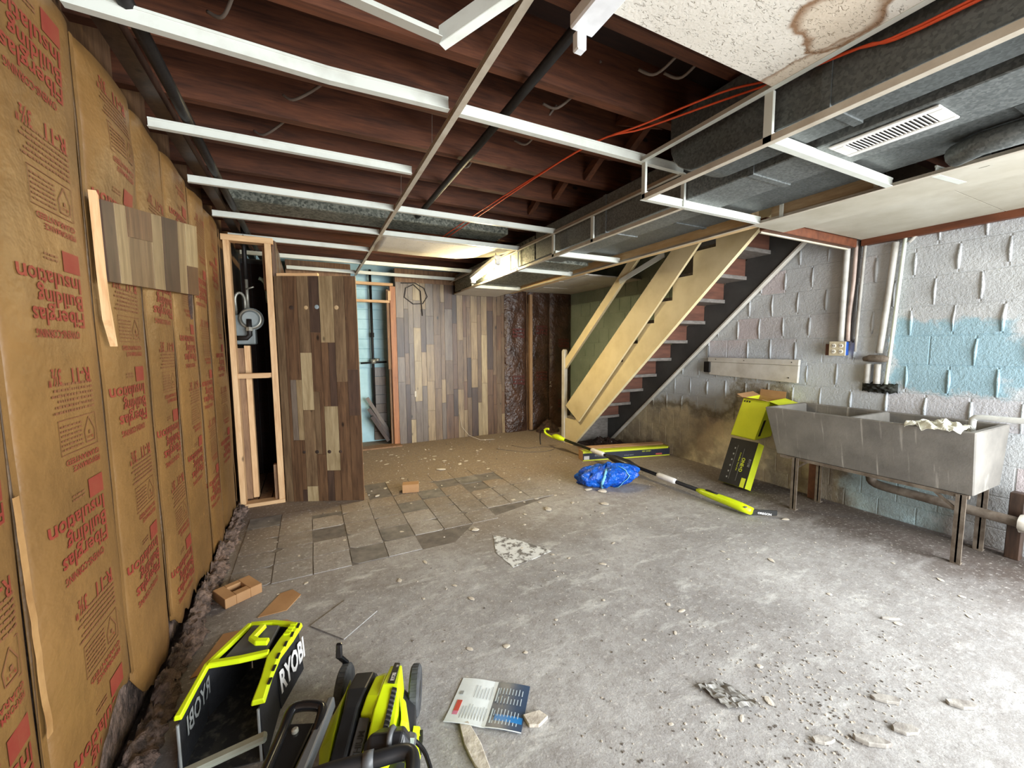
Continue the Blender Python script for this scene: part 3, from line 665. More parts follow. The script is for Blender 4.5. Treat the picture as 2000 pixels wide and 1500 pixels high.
sp('stub_tee', tee_mb((XR, .80, Z2), (2.66, .78, Z2), .038, .026)); sp('hanger_strap', MB().box(2.655, 2.66, .77, .79, Z2, 2.10)); sp('hanger_strap', MB().box(2.50, 2.505, .66, .69, Z2, 2.13), M['duct']); sp('hanger_strap', MB().box(2.425, 2.43, 1.42, 1.44, Z2, 2.08))

# ------------------------------------------------------------------ ducts
def duct(nm, label, x0, x1, y0, y1, z0, z1, m, seams=(), rnd=False):
    o = (x0, y0, z0); t_ = thing(nm, label, 'duct', o)
    w, l, h = x1-x0, y1-y0, z1-z0
    if rnd:
        pr = [(0, 0), (l-.16, 0)] + [(l-.16+.16*sin(a*pi/12), .16-.16*cos(a*pi/12)) for a in range(1, 7)] + [(l, h), (0, h)]
        obj('duct_body', MB().prism(pr, 0, 0, w), m, t_, .004)
    else: obj('duct_body', MB().box(0, w, 0, l, 0, h), m, t_, .004)
    for s_ in seams:
        obj('drive_seam', MB().box(-.006, w+.006, s_-y0-.014, s_-y0+.014, -.006, h), m, t_)
    return t_
duct('supply_duct', 'dark galvanised duct with rounded end above the near soffit angle', 1.535, 1.735, -1.2, 1.42, 2.035, 2.31, M['duct_dark'], (.06, .78), True)
duct('trunk_duct', 'long dull galvanised trunk duct running the length of the soffit', 1.80, 2.07, -1.2, 3.12, 2.03, 2.27, M['duct'], (1.2, 2.2))
duct('spangled_duct', 'bright spangled galvanised duct section next to the lit lamp', 1.80, 2.38, 3.14, 5.30, 2.025, 2.24, M['duct_spangle'], (3.62,))
duct('return_duct', 'darker return duct beside the long trunk duct', 2.115, 2.385, -1.2, 3.12, 2.05, 2.30, M['duct_dark'], (.5, 1.9))
tag(obj('round_boot', MB().tube([(2.25, .35, 2.004), (2.25, .62, 2.004), (2.30, .70, 2.004)], .042, 12), M['duct'], smooth=True), 'round grey pipe elbow tucked under the return duct', 'duct')
tag(obj('panned_duct', MB().box(-.45, 1.62, 3.29, 3.56, 2.262, 2.325), M['duct_spangle'], None, .006), 'flat galvanised panning duct crossing under the joists by the closet', 'duct')
# register
rg = thing('air_register', 'white slotted air register under the trunk duct', 'vent', (1.90, .755, 2.028)); rgm = plain('register_enamel', (222, 220, 214), .4)
obj('frame', MB().box(-.08, -.05, -.155, .155, -.008, 0).box(.05, .08, -.155, .155, -.008, 0).box(-.05, .05, -.155, -.115, -.008, 0).box(-.05, .05, .115, .155, -.008, 0), rgm, rg, .003)
obj('backing', MB().box(-.05, .05, -.115, .115, -.001, 0), M['iron'], rg)
slm = mesh_of('slat', MB().obox((0, 0, -.004), (.048, 0, 0), (0, .0032, .0020), (0, -.0006, .0010))); slm.materials.append(rgm)
for k in range(20): obj('slat', slm, None, rg, loc=(0, -.108+.0114*k, 0))

# boards right of the soffit
bd = struct(obj('trim_1', MB().box(XR, 2.75, -1.2, 1.60, Z2, Z2+.02), M['board_white']))
cp = struct(thing('ceiling_boards', '', '', (3.2, .5, 2.05))); del cp['label']; del cp['category']
for k in range(4): obj('ceiling_board', MB().box(2.74-3.2, 3.74-3.2, -1.2+.70*k-.5+.002, -.5+.70*k-.5-.002, 0, .014), M['board_white'], cp)
hd = tag(obj('stair_header', MB().beam((2.60, 1.64, 2.035), (3.70, 1.64, 2.035), .045, .075), M['redwood'], None, .003), 'red brown header board at the head of the stair opening', 'beam')
tag(obj('plaster_edge', MB().box(2.62, 3.68, 1.662, 1.675, 1.987, 1.997), M['cream_grey']), 'broken white plaster strip under the red header board', 'trim')
tr = struct(obj('trim_2', MB().box(3.715, XW-.001, -1.2, 1.60, 2.005, 2.052), M['redwood'], None, .003))
tb = tag(obj('soffit_beam', MB().box(2.455, 2.52, 1.62, 5.0, 2.0, 2.10), wood('tan_painted_beam', (214, 186, 140), (186, 152, 104), (12, 1.2, 12), .55)), 'tan wooden beam behind the outer soffit angle', 'beam')
tag(obj('soffit_plank', MB().box(2.45, 2.50, 1.02, 1.50, 2.0, 2.10), wood('weathered_tan_block', (196, 172, 134), (160, 132, 96), (12, 1.2, 12))), 'short tan block on the soffit angle near the white boards', 'beam')
# tiles
tile1 = obj('ceiling_tile', MB().box(.742, 1.478, -.30, .925, ZC+.001, ZC+.016), M['ctile_stain'], None, .003); tag(tile1, 'large fissured ceiling tile with a brown water stain near the camera', 'ceiling tile')
def lit(u, v):
    x = XRUN + .01 + (XS2-.02-XRUN)*u; y = T(4)+.012 + .575*v
    s = -.035*max(0, 1-abs(v-.55)/.6)*max(0, 1-abs(u-.35)/.5) + (.05*max(0, (u-.66)/.34)*v if u > .66 else 0)
    return (x, y, ZC+.006+s)
tl_ = obj('ceiling_tile', MB().grid(24, 12, lit), M['ctile'], smooth=True); sm = tl_.modifiers.new('thick', 'SOLIDIFY'); sm.thickness = .014; sm.offset = 1
tag(tl_, 'sagging cream ceiling tile lit up by the glowing lamp', 'ceiling tile')
ft = struct(thing('ceiling_far', '', '', (3.0, 4.6, 2.10))); del ft['label']; del ft['category']
for i in range(3):
    for j_ in range(3):
        x0, x1 = 2.53+.405*i, 2.93+.405*i; y0, y1 = 3.86+.51*j_, 4.365+.51*j_
        obj('ceiling_tile', MB().box(x0-3.0, x1-3.0, y0-4.6, y1-4.6, -.004*((i+j_) % 2), .012), M['ctile'], ft)
tag(obj('ceiling_tile', MB().box(1.80, 2.42, 4.64, 5.34, Z2+.002, Z2+.016), M['ctile']), 'small dim ceiling tile closing the far end of the soffit', 'ceiling tile')

# ------------------------------------------------------------------ lamps
M['lamp_white'] = plain('lamp_enamel', (236, 238, 240), .35)
def glow(name, col, st):
    g = G(name); g.set(g.b.inputs['Base Color'], (1,1,1,1)); g.set(g.b.inputs['Emission Color'], col); g.set(g.b.inputs['Emission Strength'], st); return g.m
A_, B_ = Vector((1.655, 3.60, 2.095)), Vector((1.655, 4.25, 2.015)); dl_ = (B_-A_); ang = math.atan2(dl_.z, dl_.y)
lm = thing('tube_lamp', 'glowing white tube lamp hanging from a chain at the far soffit', 'lamp', (A_+B_)/2, (ang, 0, 0)); Lh = dl_.length/2
obj('batten', MB().box(-.032, .032, -Lh-.02, Lh+.02, .012, .050), M['lamp_white'], lm, .004)
obj('tube', MB().tube([(0, -Lh+.02, -.010), (0, Lh-.02, -.010)], .017, 14), glow('lit_tube', (1.0, .82, .46, 1), 190.0), lm, smooth=True)
for s in (-1, 1): obj('end_cap', MB().box(-.024, .024, s*Lh-.018, s*Lh+.018, -.034, .014), M['lamp_white'], lm, .004)
obj('chain', MB().tube([(0, -Lh+.03, .05), (.003, -Lh+.04, .10), (-.002, -Lh+.05, .17)], .003, 5), M['iron'], lm)
lm2 = thing('batten_lamp', 'unlit white batten lamp at the edge of the stained tile', 'lamp', (.70, .35, 2.12))
obj('batten', MB().box(-.036, .04, -1.2, .62, -.004, .036), M['lamp_white'], lm2, .005); obj('end_socket', MB().box(-.012, .018, .612, .640, -.045, .006), M['lamp_white'], lm2, .004)
obj('socket_mark', MB().tube([(.003, .641, -.012), (.012, .641, -.018), (.004, .641, -.026), (-.004, .641, -.020), (.003, .641, -.012)], .0016, 5), M['iron'], lm2)

# ------------------------------------------------------------------ pipes and cables under the joists
tag(obj('iron_pipe', MB().tube([(.83, .3, 2.305), (.825, 2.0, 2.30), (.815, 3.27, 2.305)], .019, 10), M['iron'], smooth=True), 'long black iron pipe running under the joists beside the main runner', 'pipe')
def smooth_path(P, n=6):
    P = [Vector(p) for p in P]; out = []
    for i in range(len(P)-1):
        p0, p1, p2, p3 = P[max(i-1,0)], P[i], P[i+1], P[min(i+2,len(P)-1)]
        for k in range(n):
            t = k/n; out.append(.5*((2*p1)+(-p0+p2)*t+(2*p0-5*p1+4*p2-p3)*t*t+(-p0+3*p1-3*p2+p3)*t*t*t))
    out.append(P[-1]); return out
ca = [(1.08, 3.70, 2.235), (1.17, 2.9, 2.27), (1.307, 1.83, 2.29), (1.40, 1.45, 2.27), (1.47, 1.12, 2.245), (1.512, .95, 2.21), (1.519, .72, 2.163), (1.522, .45, 2.125), (1.522, -.8, 2.12)]
cb = [(1.12, 3.70, 2.235), (1.195, 2.95, 2.262), (1.300, 1.80, 2.285), (1.42, 1.47, 2.265), (1.475, 1.16, 2.225), (1.514, .96, 2.20), (1.519, .69, 2.156), (1.522, .45, 2.116), (1.522, -.8, 2.108)]
tag(obj('orange_cable', MB().tube(smooth_path(ca), .0042, 6), M['orange_cord'], smooth=True), 'upper of two orange cables strung under the joists', 'cable', None)
tag(obj('orange_cable', MB().tube(smooth_path(cb), .0042, 6), M['orange_cord'], smooth=True), 'lower of two orange cables strung under the joists', 'cable', None)
rc = random.Random(4)
for k, (x, y) in enumerate(((1.25, 1.33), (1.36, 1.30), (1.02, 1.70), (1.05, 2.05), (.86, 2.45), (-.25, 1.75), (-.05, 2.15), (-.20, 2.55), (.15, 1.25), (.05, 1.35))):
    x2 = x+rc.uniform(.06,.18); obj('stapled_cable', MB().tube(smooth_path([(x, y, ZJ+.06), (x+.05, y-.05, ZJ+.03), (x2, y-.16, ZJ+.08), (x2+.05, y-.22, ZJ+.16)]), .006, 6), M['wire'], ceil, smooth=True)
# ------------------------------------------------------------------ staircase
SX0, SX1 = 3.0, 3.735
st = thing('staircase', 'steep open backed staircase with cream stringer and brown risers', 'staircase', (SX0, 4.43, 0)); Ost = Vector((SX0, 4.43, 0))
def stp(nm, mb, m, bevel=0): return obj(nm, mb.xf(Matrix.Translation(-Ost)), m, st, bevel)
DY, DZ = .2135, .194
Yc = lambda k: 2.70 + DY*k
Zt = lambda k: 1.690 - DZ*k
saw = [(4.259, 0.0), (4.43, 0.0)]
for k in range(7, -4, -1):
    saw.append((Yc(k+1) if k < 7 else 4.43, Zt(k))); saw.append((Yc(k), Zt(k)))
saw += [(Yc(-3), 2.45), (4.259-2.45/.911, 2.45)]
stp('stringer', MB().prism(saw, 0, SX0, SX0+.038), M['cream'])
lowR = lambda y: .097 + .907*(4.229-y)
stp('stringer', MB().prism([(4.336, 0.0), (4.62, 0.0), (4.62, .12), (2.0, 2.496), (1.63, 2.45)], 0, 3.70, SX1+.004), M['grey_paint'])
stp('stringer_trim', MB().prism([(4.340, 0.0), (4.318, 0.0), (1.70, 2.374), (1.70, 2.394)], 0, 3.69, SX1+.012), M['white_paint'])
for k in range(-2, 8):
    stp('tread', MB().box(SX0+.038 if k != 7 else SX0+.03, 3.70, Yc(k)-.022, Yc(k)+DY+.018, Zt(k), Zt(k)+.034), M['tread_edge'], .002)
    if k > -3: stp('riser', MB().box(SX0+.039, 3.699, Yc(k)-.004, Yc(k)+.012, Zt(k)+.035, Zt(k-1)-.002), M['riser'])
stp('riser', MB().box(SX0+.039, 3.699, Yc(8)-.004, Yc(8)+.012, .003, Zt(7)-.002), M['tread_edge'])
stp('guard_board', MB().prism([(4.363, .512), (4.079, .342), (2.33, 2.20), (2.60, 2.22)], 0, SX0-.040, SX0-.014), M['cream'], .002)
nw = stp('newel_post', MB().prism([(4.435, 0), (4.500, 0), (4.500, 1.215), (4.488, 1.236), (4.467, 1.243), (4.447, 1.236), (4.435, 1.215)], 0, SX0-.012, SX0+.040), M['white_paint'], .004)
stp('handrail', MB().prism([(4.434, .985), (4.434, 1.125), (3.06, 2.36), (2.98, 2.30)], 0, SX0+.0, SX0+.036), M['cream'], .003)
stp('rail_strap', MB().beam((SX0-.012, 3.40, 1.96), (SX0-.012, 2.80, 2.12), .012, .05), M['tee'])
# rubbish under the stair
stuff(tag(obj('stair_rubble', MB().grid(40, 12, lambda u, v: (3.15+.55*u+.02*mnoise.noise(Vector((u*30, v*9, 0))), 3.85+.55*v, max(-.003, .055*sin(pi*u)*sin(pi*v)*(1+1.6*mnoise.noise(Vector((u*16, v*11, 5))))))), M['fiber_dark'], smooth=True), 'dark rubble heaped on the floor under the stair', 'rubble'))
for k, (a, b) in enumerate((((3.12, 3.80, .02), (3.55, 3.74, .02)), ((3.25, 4.22, .02), (3.45, 4.02, .05)), ((3.45, 3.62, .015), (3.72, 3.55, .02)))):
    tag(obj('scrap_lath', MB().beam(a, b, .03, .012), M['white_paint' if k != 2 else 'p_dark']), ('long white lath lying under the stair', 'short white lath tilted on the rubble under the stair', 'dark stick lying by the wall behind the long box')[k], 'lath')

# ------------------------------------------------------------------ things on the right wall
wbd = thing('wall_board', 'dirty white backing board screwed to the block wall above the boxes', 'board', (3.75, 2.42, 1.05))
obj('board', MB().prism([(-.435, .048), (.44, .06), (.44, .105), (-.437, .098)], 0, -.032, 0), M['white_paint'], wbd, .002)
obj('board', MB().prism([(-.43, -.102), (.42, -.072), (.44, .058), (-.435, .046)], 0, -.028, 0), M['white_paint'], wbd, .002)
for y, z in ((-.38, .075), (.05, .08), (.35, .085), (-.36, -.06)): obj('screw', MB().lathe([(.004, -.034), (.005, -.032), (.005, -.02)], (0, y, z), 0, 8), M['iron'], wbd)
jb = thing('junction_box', 'small black junction box at the far end of the white board', 'electrical box', (3.735, 2.865, 1.055))
obj('case', MB().box(-.03, .02, -.035, .035, -.055, .055), M['iron'], jb, .004); obj('lead', MB().tube([(0, .0, .055), (0, .005, .22)], .004, 6), M['wire_dark'], jb)
ob = thing('outlet_box', 'cream four-socket outlet box below the white conduits', 'outlet', (3.745, 1.70, 1.243))
obj('box', MB().box(-.045, .012, -.052, .052, -.052, .052), plain('blue_box_plastic', (40, 84, 170), .5), ob, .003)
obj('cover_plate', MB().box(-.051, -.045, -.058, .054, -.056, .056), plain('cream_plate', (206, 196, 168), .45), ob, .002)
skm = plain('ivory_socket', (236, 232, 220), .4)
for y in (-.026, .022):
    for z in (-.022, .022):
        so = obj('socket', MB().lathe([(.013, -.0545), (.0165, -.053), (.0165, -.05)], (0, y, z), 0, 14), skm, ob)
        obj('slot', MB().box(-.0560, -.0540, y-.007, y-.0045, z-.006, z+.006).box(-.0560, -.0540, y+.0045, y+.007, z-.006, z+.006), M['iron'], so)
tag(obj('brown_patch', MB().box(3.742, 3.749, 1.755, 1.80, 1.19, 1.28), M['riser']), 'small brown patch plate beside the outlet box', 'plate')
def pipe(nm, lb, pts, r, m, n=10, cat='pipe'): return tag(obj(nm, MB().tube(smooth_path(pts, 4), r, n), m, smooth=True), lb, cat)
M['pipe_paint'] = mat('white_painted_pipe', (188, 186, 179), (162, 158, 150), 9, rough=.5, bs=.3, bscale=40, kind='Position')
pipe('conduit', 'thick white painted conduit running up from the outlet box', [(3.722, 1.692, 1.30), (3.722, 1.690, 1.7), (3.722, 1.686, 2.05)], .022, M['pipe_paint'])
pipe('conduit', 'thin pinkish conduit close beside the thick conduit above the outlet', [(3.735, 1.648, 1.30), (3.733, 1.650, 1.5), (3.732, 1.636, 1.75), (3.733, 1.634, 2.05)], .013, mat('pinkish_pipe_paint', (188, 168, 156), (150, 132, 122), 9, rough=.5))
pipe('cable_drop', 'dark cable dropping beside the thin conduit to the outlet', [(3.745, 1.618, 1.29), (3.745, 1.632, 1.36), (3.745, 1.620, 1.7), (3.745, 1.612, 2.05)], .006, M['wire_dark'], 6, 'cable')
pipe('conduit', 'flat white conduit strip right of the dark cable drop', [(3.742, 1.600, 1.22), (3.742, 1.592, 1.6), (3.742, 1.580, 2.05)], .010, M['pipe_paint'])
pipe('water_pipe', 'slanting thick white water pipe left of the blue paint', [(3.735, 1.450, 1.21), (3.735, 1.43, 1.5), (3.735, 1.402, 1.99)], .021, M['pipe_paint'])
pipe('water_pipe', 'slender pale water pipe bordering the blue paint', [(3.738, 1.400, .985), (3.738, 1.385, 1.3), (3.738, 1.352, 2.04)], .012, plain('pale_green_pipe', (214, 222, 208), .5))
pipe('vent_pipe', 'short curved white pipe near the ceiling over the blue paint', [(3.742, 1.335, 1.975), (3.742, 1.32, 1.99), (3.742, 1.29, 2.025), (3.742, 1.25, 2.05)], .012, M['pipe_paint'])
pipe('pipe_stub', 'left white pipe stub below the rusty fitting', [(3.732, 1.512, .985), (3.732, 1.510, 1.13)], .021, M['pipe_paint']); pipe('pipe_stub', 'right white pipe stub below the rusty fitting', [(3.732, 1.452, .985), (3.732, 1.452, 1.13)], .021, M['pipe_paint'])
rfz = mat('rusty_fitting', (128, 116, 102), (74, 64, 54), 18, rough=.8, bs=.7, bscale=50)
tag(obj('pipe_fitting', MB().tube([(3.73, 1.54, 1.165), (3.73, 1.50, 1.17), (3.73, 1.43, 1.17), (3.73, 1.39, 1.165)], [.016, .028, .028, .018], 10), rfz, smooth=True), 'rusty tee fitting joining the white pipes on the block wall', 'pipe fitting')
bk = MB().grid(20, 10, lambda u, v: (3.752-.05*sin(pi*v)*(sin(pi*u)**.5)*(.7+.7*mnoise.noise(Vector((u*9, v*6, 2)))), 1.545-.21*u, .955+.05*(v-.5)*2*(.7+.8*mnoise.noise(Vector((u*12, v*3, 8))))))
tag(obj('sludge_lump', bk, mat('black_mould', (44, 46, 38), (22, 24, 20), 20, rough=.8, bs=.8), smooth=True), 'black mouldy lump where the white pipes end above the sink', 'mould')

# ------------------------------------------------------------------ concrete laundry sink
def conc():
    g = G('cast_concrete_tub'); p = g.pos((1,1,1), 'Object'); n1 = g.noise(p, 4, 6, .6); n2 = g.noise(p, 50, 5, .7)
    ps_ = g.n('Mapping', Vector=p, Scale=(3, 22, 1.0)).outputs[0]; s_ = g.noise(ps_, 1.6, 4, .6)
    col = g.mix(g.ramp(n1, .3, .7), lin((132, 128, 121)), lin((100, 97, 92))); col = g.mix(g.math('MULTIPLY', g.ramp(s_, .60, .72), .75), col, lin((176, 172, 164)))
    col = g.mix(g.math('MULTIPLY', g.ramp(n2, .36, .28), .5), col, lin((76, 72, 68)))
    return g.fin(col, .7, 0, n2, .3, .005)
M['conc'] = conc()
sk = thing('laundry_sink', 'grey cast concrete double laundry sink on iron legs', 'sink', (3.46, 1.36, 0)); Ok = Vector((3.46, 1.36, 0))
def skp(nm, mb, m, bevel=0, smooth=False): return obj(nm, mb.xf(Matrix.Translation(-Ok)), m, sk, bevel, smooth)
tX0, tX1, tY0, tY1, tZ = 3.20, 3.735, .80, 1.935, .79; bX0, bX1, bY0, bY1, bZ = 3.30, 3.715, .812, 1.885, .415
th = .034; ym = 1.375
mb = MB(); mb.v = [(bX0,bY0,bZ),(bX1,bY0,bZ),(bX1,bY1,bZ),(bX0,bY1,bZ),(tX0,tY0,tZ),(tX1,tY0,tZ),(tX1,tY1,tZ),(tX0,tY1,tZ)]
mb.f = [(0,3,2,1),(0,1,5,4),(1,2,6,5),(2,3,7,6),(3,0,4,7)]
def basin(y0, y1):
    n = len(mb.v); i0, i1 = tX0+th, tX1-th
    mb.v += [(i0,y0,tZ),(i1,y0,tZ),(i1,y1,tZ),(i0,y1,tZ),(i0+.11,y0+.02,.47),(i1-.02,y0+.02,.47),(i1-.02,y1-.02,.47),(i0+.11,y1-.02,.47)]
    for a, b in ((0,1),(1,2),(2,3),(3,0)): mb.f.append((n+a, n+b, n+4+b, n+4+a))
    mb.f.append((n+4, n+5, n+6, n+7)); return n
n1_ = basin(tY0+th, ym-th/2); n2_ = basin(ym+th/2, tY1-th)
a = n1_; b = n2_
mb.f += [(4,5,a+1,a), (5,6,b+2,b+1,a+2,a+1), (6,7,b+3,b+2), (7,4,a,a+3,b,b+3), (a+3,a+2,b+1,b)]
skp('tub', mb, M['conc'], .006)
M['iron_grey'] = mat('grey_rusty_iron', (122, 112, 100), (84, 72, 60), 14, rough=.7, bs=.4, bscale=40)
for y in (1.745, .86):
    for x in (3.315, 3.66): skp('leg', MB().box(x-.018, x+.018, y-.004, y+.004, 0, .41).box(x-.018, x-.010, y-.022, y+.022, 0, .41), M['iron_grey'])
    skp('foot', MB().box(3.295, 3.335, y-.02, y+.02, 0, .008), M['iron_grey']); skp('foot', MB().box(3.64, 3.68, y-.02, y+.02, 0, .008), M['iron_grey'])
    skp('cross_rail', MB().box(3.30, 3.68, y-.014, y+.014, .395, .414), M['iron_grey'])
skp('front_rail', MB().box(3.302, 3.322, .83, 1.86, .392, .414), M['iron_grey'])
skp('brace', MB().beam((3.315, .86, .30), (3.315, .98, .40), .012, .014), M['iron_grey']); skp('brace', MB().beam((3.315, 1.745, .33), (3.315, 1.66, .40), .010, .012), M['iron_grey'])
pipe('drain_pipe', 'grey drain pipe running under the concrete sink', [(3.60, 1.40, .41), (3.60, 1.395, .33), (3.60, 1.36, .275), (3.60, 1.15, .262), (3.60, .80, .25), (3.60, .30, .235)], .030, M['iron_grey'], 12)
tag(obj('plaster_clump', MB().grid(18, 10, lambda u, v: (3.60+(.055+.015*mnoise.noise(Vector((u*9, v*4, 1))))*cos(2*pi*u), .60+.20*v-.1, .245+(.05+.02*mnoise.noise(Vector((u*7, v*5, 7))))*sin(2*pi*u))), M['white_paint'], smooth=True), 'crusty white clump wrapped round the drain pipe', 'plaster')
pvc = plain('white_pvc', (214, 216, 212), .35)
pipe('pvc_pipe', 'white plastic pipe with elbow dropping into the concrete sink', [(3.46, .885, .62), (3.46, .885, .80), (3.46, .880, .835), (3.46, .85, .846), (3.46, .70, .850), (3.46, .2, .86)], .0165, pvc, 12)
def rag(u, v):
    x = 3.17 + .16*v + .02*mnoise.noise(Vector((u*5, v*5, 1))); y = 1.085 - .235*u + .02*mnoise.noise(Vector((u*6, v*4, 3)))
    z = .797 + .055*abs(mnoise.noise(Vector((u*3.1+v*1.7, v*3.3-u, 9))))*sin(pi*u)**.4 + .02*abs(mnoise.noise(Vector((u*6+v*3, v*5, 4))))
    if v < .25: z -= (.25-v)*.16*(.35+1.1*abs(mnoise.noise(Vector((u*3.3, .5, 0)))))
    return (x, y, z)
rg_ = obj('plastic_rag', MB().grid(40, 22, rag), mat('crumpled_white_plastic', (226, 226, 214), (190, 188, 170), 12, rough=.35, bs=.3), smooth=False); sm = rg_.modifiers.new('thick', 'SOLIDIFY'); sm.thickness = .002
tag(rg_, 'crumpled white plastic rag draped over the front rim of the sink', 'rag')
tag(obj('brown_post', MB().box(3.68, 3.73, 1.78, 1.84, 0, .40), M['riser'], None, .004), 'short dark brown post under the left end of the sink', 'post')
tag(obj('brown_post', MB().box(3.66, 3.72, .70, .76, 0, .40), M['p_dark'], None, .004), 'short dark post under the right end of the sink', 'post')
# ------------------------------------------------------------------ plastics and packaging
M['lime'] = mat('lime_yellow_plastic', (206, 226, 24), (190, 212, 18), 5, rough=.35, bs=0, lo=.4, hi=.8)
M['lime_card'] = mat('lime_printed_card', (222, 232, 52), (206, 220, 44), 4, rough=.45, bs=.1)
M['black_pl'] = mat('black_moulded_plastic', (34, 35, 38), (24, 25, 27), 12, rough=.38, bs=.06)
M['black_gloss'] = plain('black_gloss_plastic', (20, 20, 22), .2)
M['grey_pl'] = plain('dark_grey_plastic', (88, 90, 92), .45)
M['fabric'] = mat('black_bag_fabric', (30, 31, 36), (20, 21, 25), 60, rough=.75, bs=.3, bscale=200)
M['dusty'] = mat('dusty_black_fabric', (36, 36, 38), (92, 88, 80), 30, rough=.85, bs=.4, bscale=120, lo=.50, hi=.72)
M['rubber'] = mat('dusty_rubber', (74, 76, 78), (46, 47, 50), 18, rough=.8, bs=.5, bscale=50)
M['white_ink'] = plain('white_ink', (236, 236, 236), .5)
M['grey_ink'] = plain('grey_ink', (150, 154, 154), .6)
M['black_ink'] = plain('black_ink', (22, 22, 20), .6)
M['lime_ink'] = plain('lime_ink', (206, 220, 40), .6)
M['card'] = mat('brown_cardboard', (178, 138, 96), (158, 118, 78), 4, rough=.75, bs=.1)
M['dark_inside'] = plain('shadowy_card_inside', (90, 66, 46), .9)  # darkened card colour that paints the shade inside open cardboard
M['box_black'] = mat('black_printed_card', (34, 32, 30), (22, 21, 20), 8, rough=.75, bs=0)
M['navy'] = mat('navy_printed_card', (44, 48, 66), (32, 36, 50), 5, rough=.4, bs=0)
def loft(secs, closed=True, cap=True):
    mb = MB(); n = len(secs[0])
    for s in secs: mb.v += [tuple(p) for p in s]
    for i in range(len(secs)-1):
        for k in range(n if closed else n-1):
            k2 = (k+1) % n; mb.f.append((i*n+k, i*n+k2, (i+1)*n+k2, (i+1)*n+k))
    if cap: mb.f.append(tuple(reversed(range(n)))); mb.f.append(tuple((len(secs)-1)*n+k for k in range(n)))
    return mb

# ------------------------------------------------------------------ grass catcher
gc = thing('grass_catcher', 'lime framed grass catcher box with black fabric sides', 'grass catcher', (-.26, 1.55, 0)); Oc = Vector((-.26, 1.55, 0)); zt = .19
def cp_(nm, mb, m, bevel=0, par=None): return obj(nm, mb.xf(Matrix.Translation(-Oc)), m, par or gc, bevel)
LT, LB, LF = V(-.392,1.41,zt), V(-.360,1.615,zt), V(-.255,1.80,zt-.005)
RT, RM, RF = V(-.188,1.365,zt), V(-.160,1.55,zt), V(-.092,1.715,zt-.005)
# fabric sides and floor
def wall(p, q, dz=.0, out=(0,0)):
    a, b = V(p.x, p.y, zt-.006), V(q.x, q.y, zt-.006); c, d = V(q.x+out[0], q.y+out[1], .004), V(p.x+out[0], p.y+out[1], .004); return a, b, c, d
def panel(nm, quads, m, t=.004):
    mb = MB()
    for q in quads: mb.quad(*q)
    o = cp_(nm, mb, m); s = o.modifiers.new('t', 'SOLIDIFY'); s.thickness = t; return o
panel('fabric_side', [wall(LT, LB, 0, (-.012, 0)), wall(LB, LF, 0, (-.01, .012))], M['fabric'])
panel('fabric_side', [wall(RT, RM, 0, (.008, 0)), wall(RM, RF, 0, (.012, .0))], M['fabric'])
panel('fabric_back', [wall(LF, RF, 0, (.0, .012))], M['fabric'])
fl_ = [V(LT.x-.012, LT.y, .006), V(RT.x+.008, RT.y, .006), V(RM.x+.008, RM.y, .006), V(RF.x+.012, RF.y, .006), V(LF.x-.01, LF.y+.012, .006), V(LB.x-.012, LB.y, .006)]
mbf = MB(); mbf.v = [tuple(p) for p in fl_]; mbf.f = [(0,1,2,3,4,5)]; o = cp_('bag_floor', mbf, M['dusty']); s = o.modifiers.new('t', 'SOLIDIFY'); s.thickness = .003
for p in (LT, RT): cp_('edge_piping', MB().tube([(p.x, p.y-.003, zt-.01), (p.x, p.y-.003, .01)], .004, 6), M['grey_ink'])
# frame
def bar(nm, pts, w, h, m=None):
    mb = MB()
    secs = []
    for i, p in enumerate(pts):
        d = (pts[min(i+1, len(pts)-1)]-pts[max(i-1, 0)]); d.z = 0; d.normalize(); s = V(d.y, -d.x, 0)
        ww = w[i] if isinstance(w, list) else w
        secs.append([p-s*ww, p-s*ww*.8+V(0,0,h), p+s*ww*.8+V(0,0,h), p+s*ww])
    return cp_(nm, loft(secs), m or M['lime'], .003)
bar('side_rail', [LT, LT.lerp(LB, .5), LB, LB.lerp(LF, .5), LF], [.011, .009, .010, .012, .010], .016)
bar('side_rail', [RT, RT.lerp(RM, .5), RM, RM.lerp(RF, .5), RF], [.020, .018, .024, .028, .024], .018)
bar('cross_bar', [LB+V(.006,0,.002), LB.lerp(RM, .5)+V(0,.008,.004), RM+V(-.015,.03,.004)], .013, .018)
bar('front_arch', [LF, LF.lerp(RF, .5)+V(0,.015,0), RF], .012, .014)
bar('handle_grip', [RM+V(-.02,.085,.012), RM+V(-.055,.095,.016), RM+V(-.075,.125,.016), RM+V(-.045,.19,.012)], .014, .016)
cp_('top_panel', MB().hexa([V(-.315,1.64,zt-.01), V(-.185,1.61,zt-.01), V(-.15,1.74,zt-.01), V(-.245,1.79,zt-.01), V(-.315,1.64,zt+.004), V(-.185,1.61,zt+.004), V(-.15,1.74,zt+.006), V(-.245,1.79,zt+.006)]), M['grey_pl'], .004)
for k in range(6):
    p = RT.lerp(RM, .35+.3*k) if k < 3 else RM.lerp(RF, (k-2)*.28); cp_('clip_slot', MB().obox(p+V(.017,.0,.0185), V(.003,.012,0), V(.004,-.001,0), V(0,0,.002)), M['black_ink'])
for k in range(4): cp_('rib', MB().obox(RM.lerp(RF, .62+.1*k)+V(-.004,0,.020), V(.010,-.004,0), V(.002,.004,0), V(0,0,.004)), M['lime'])
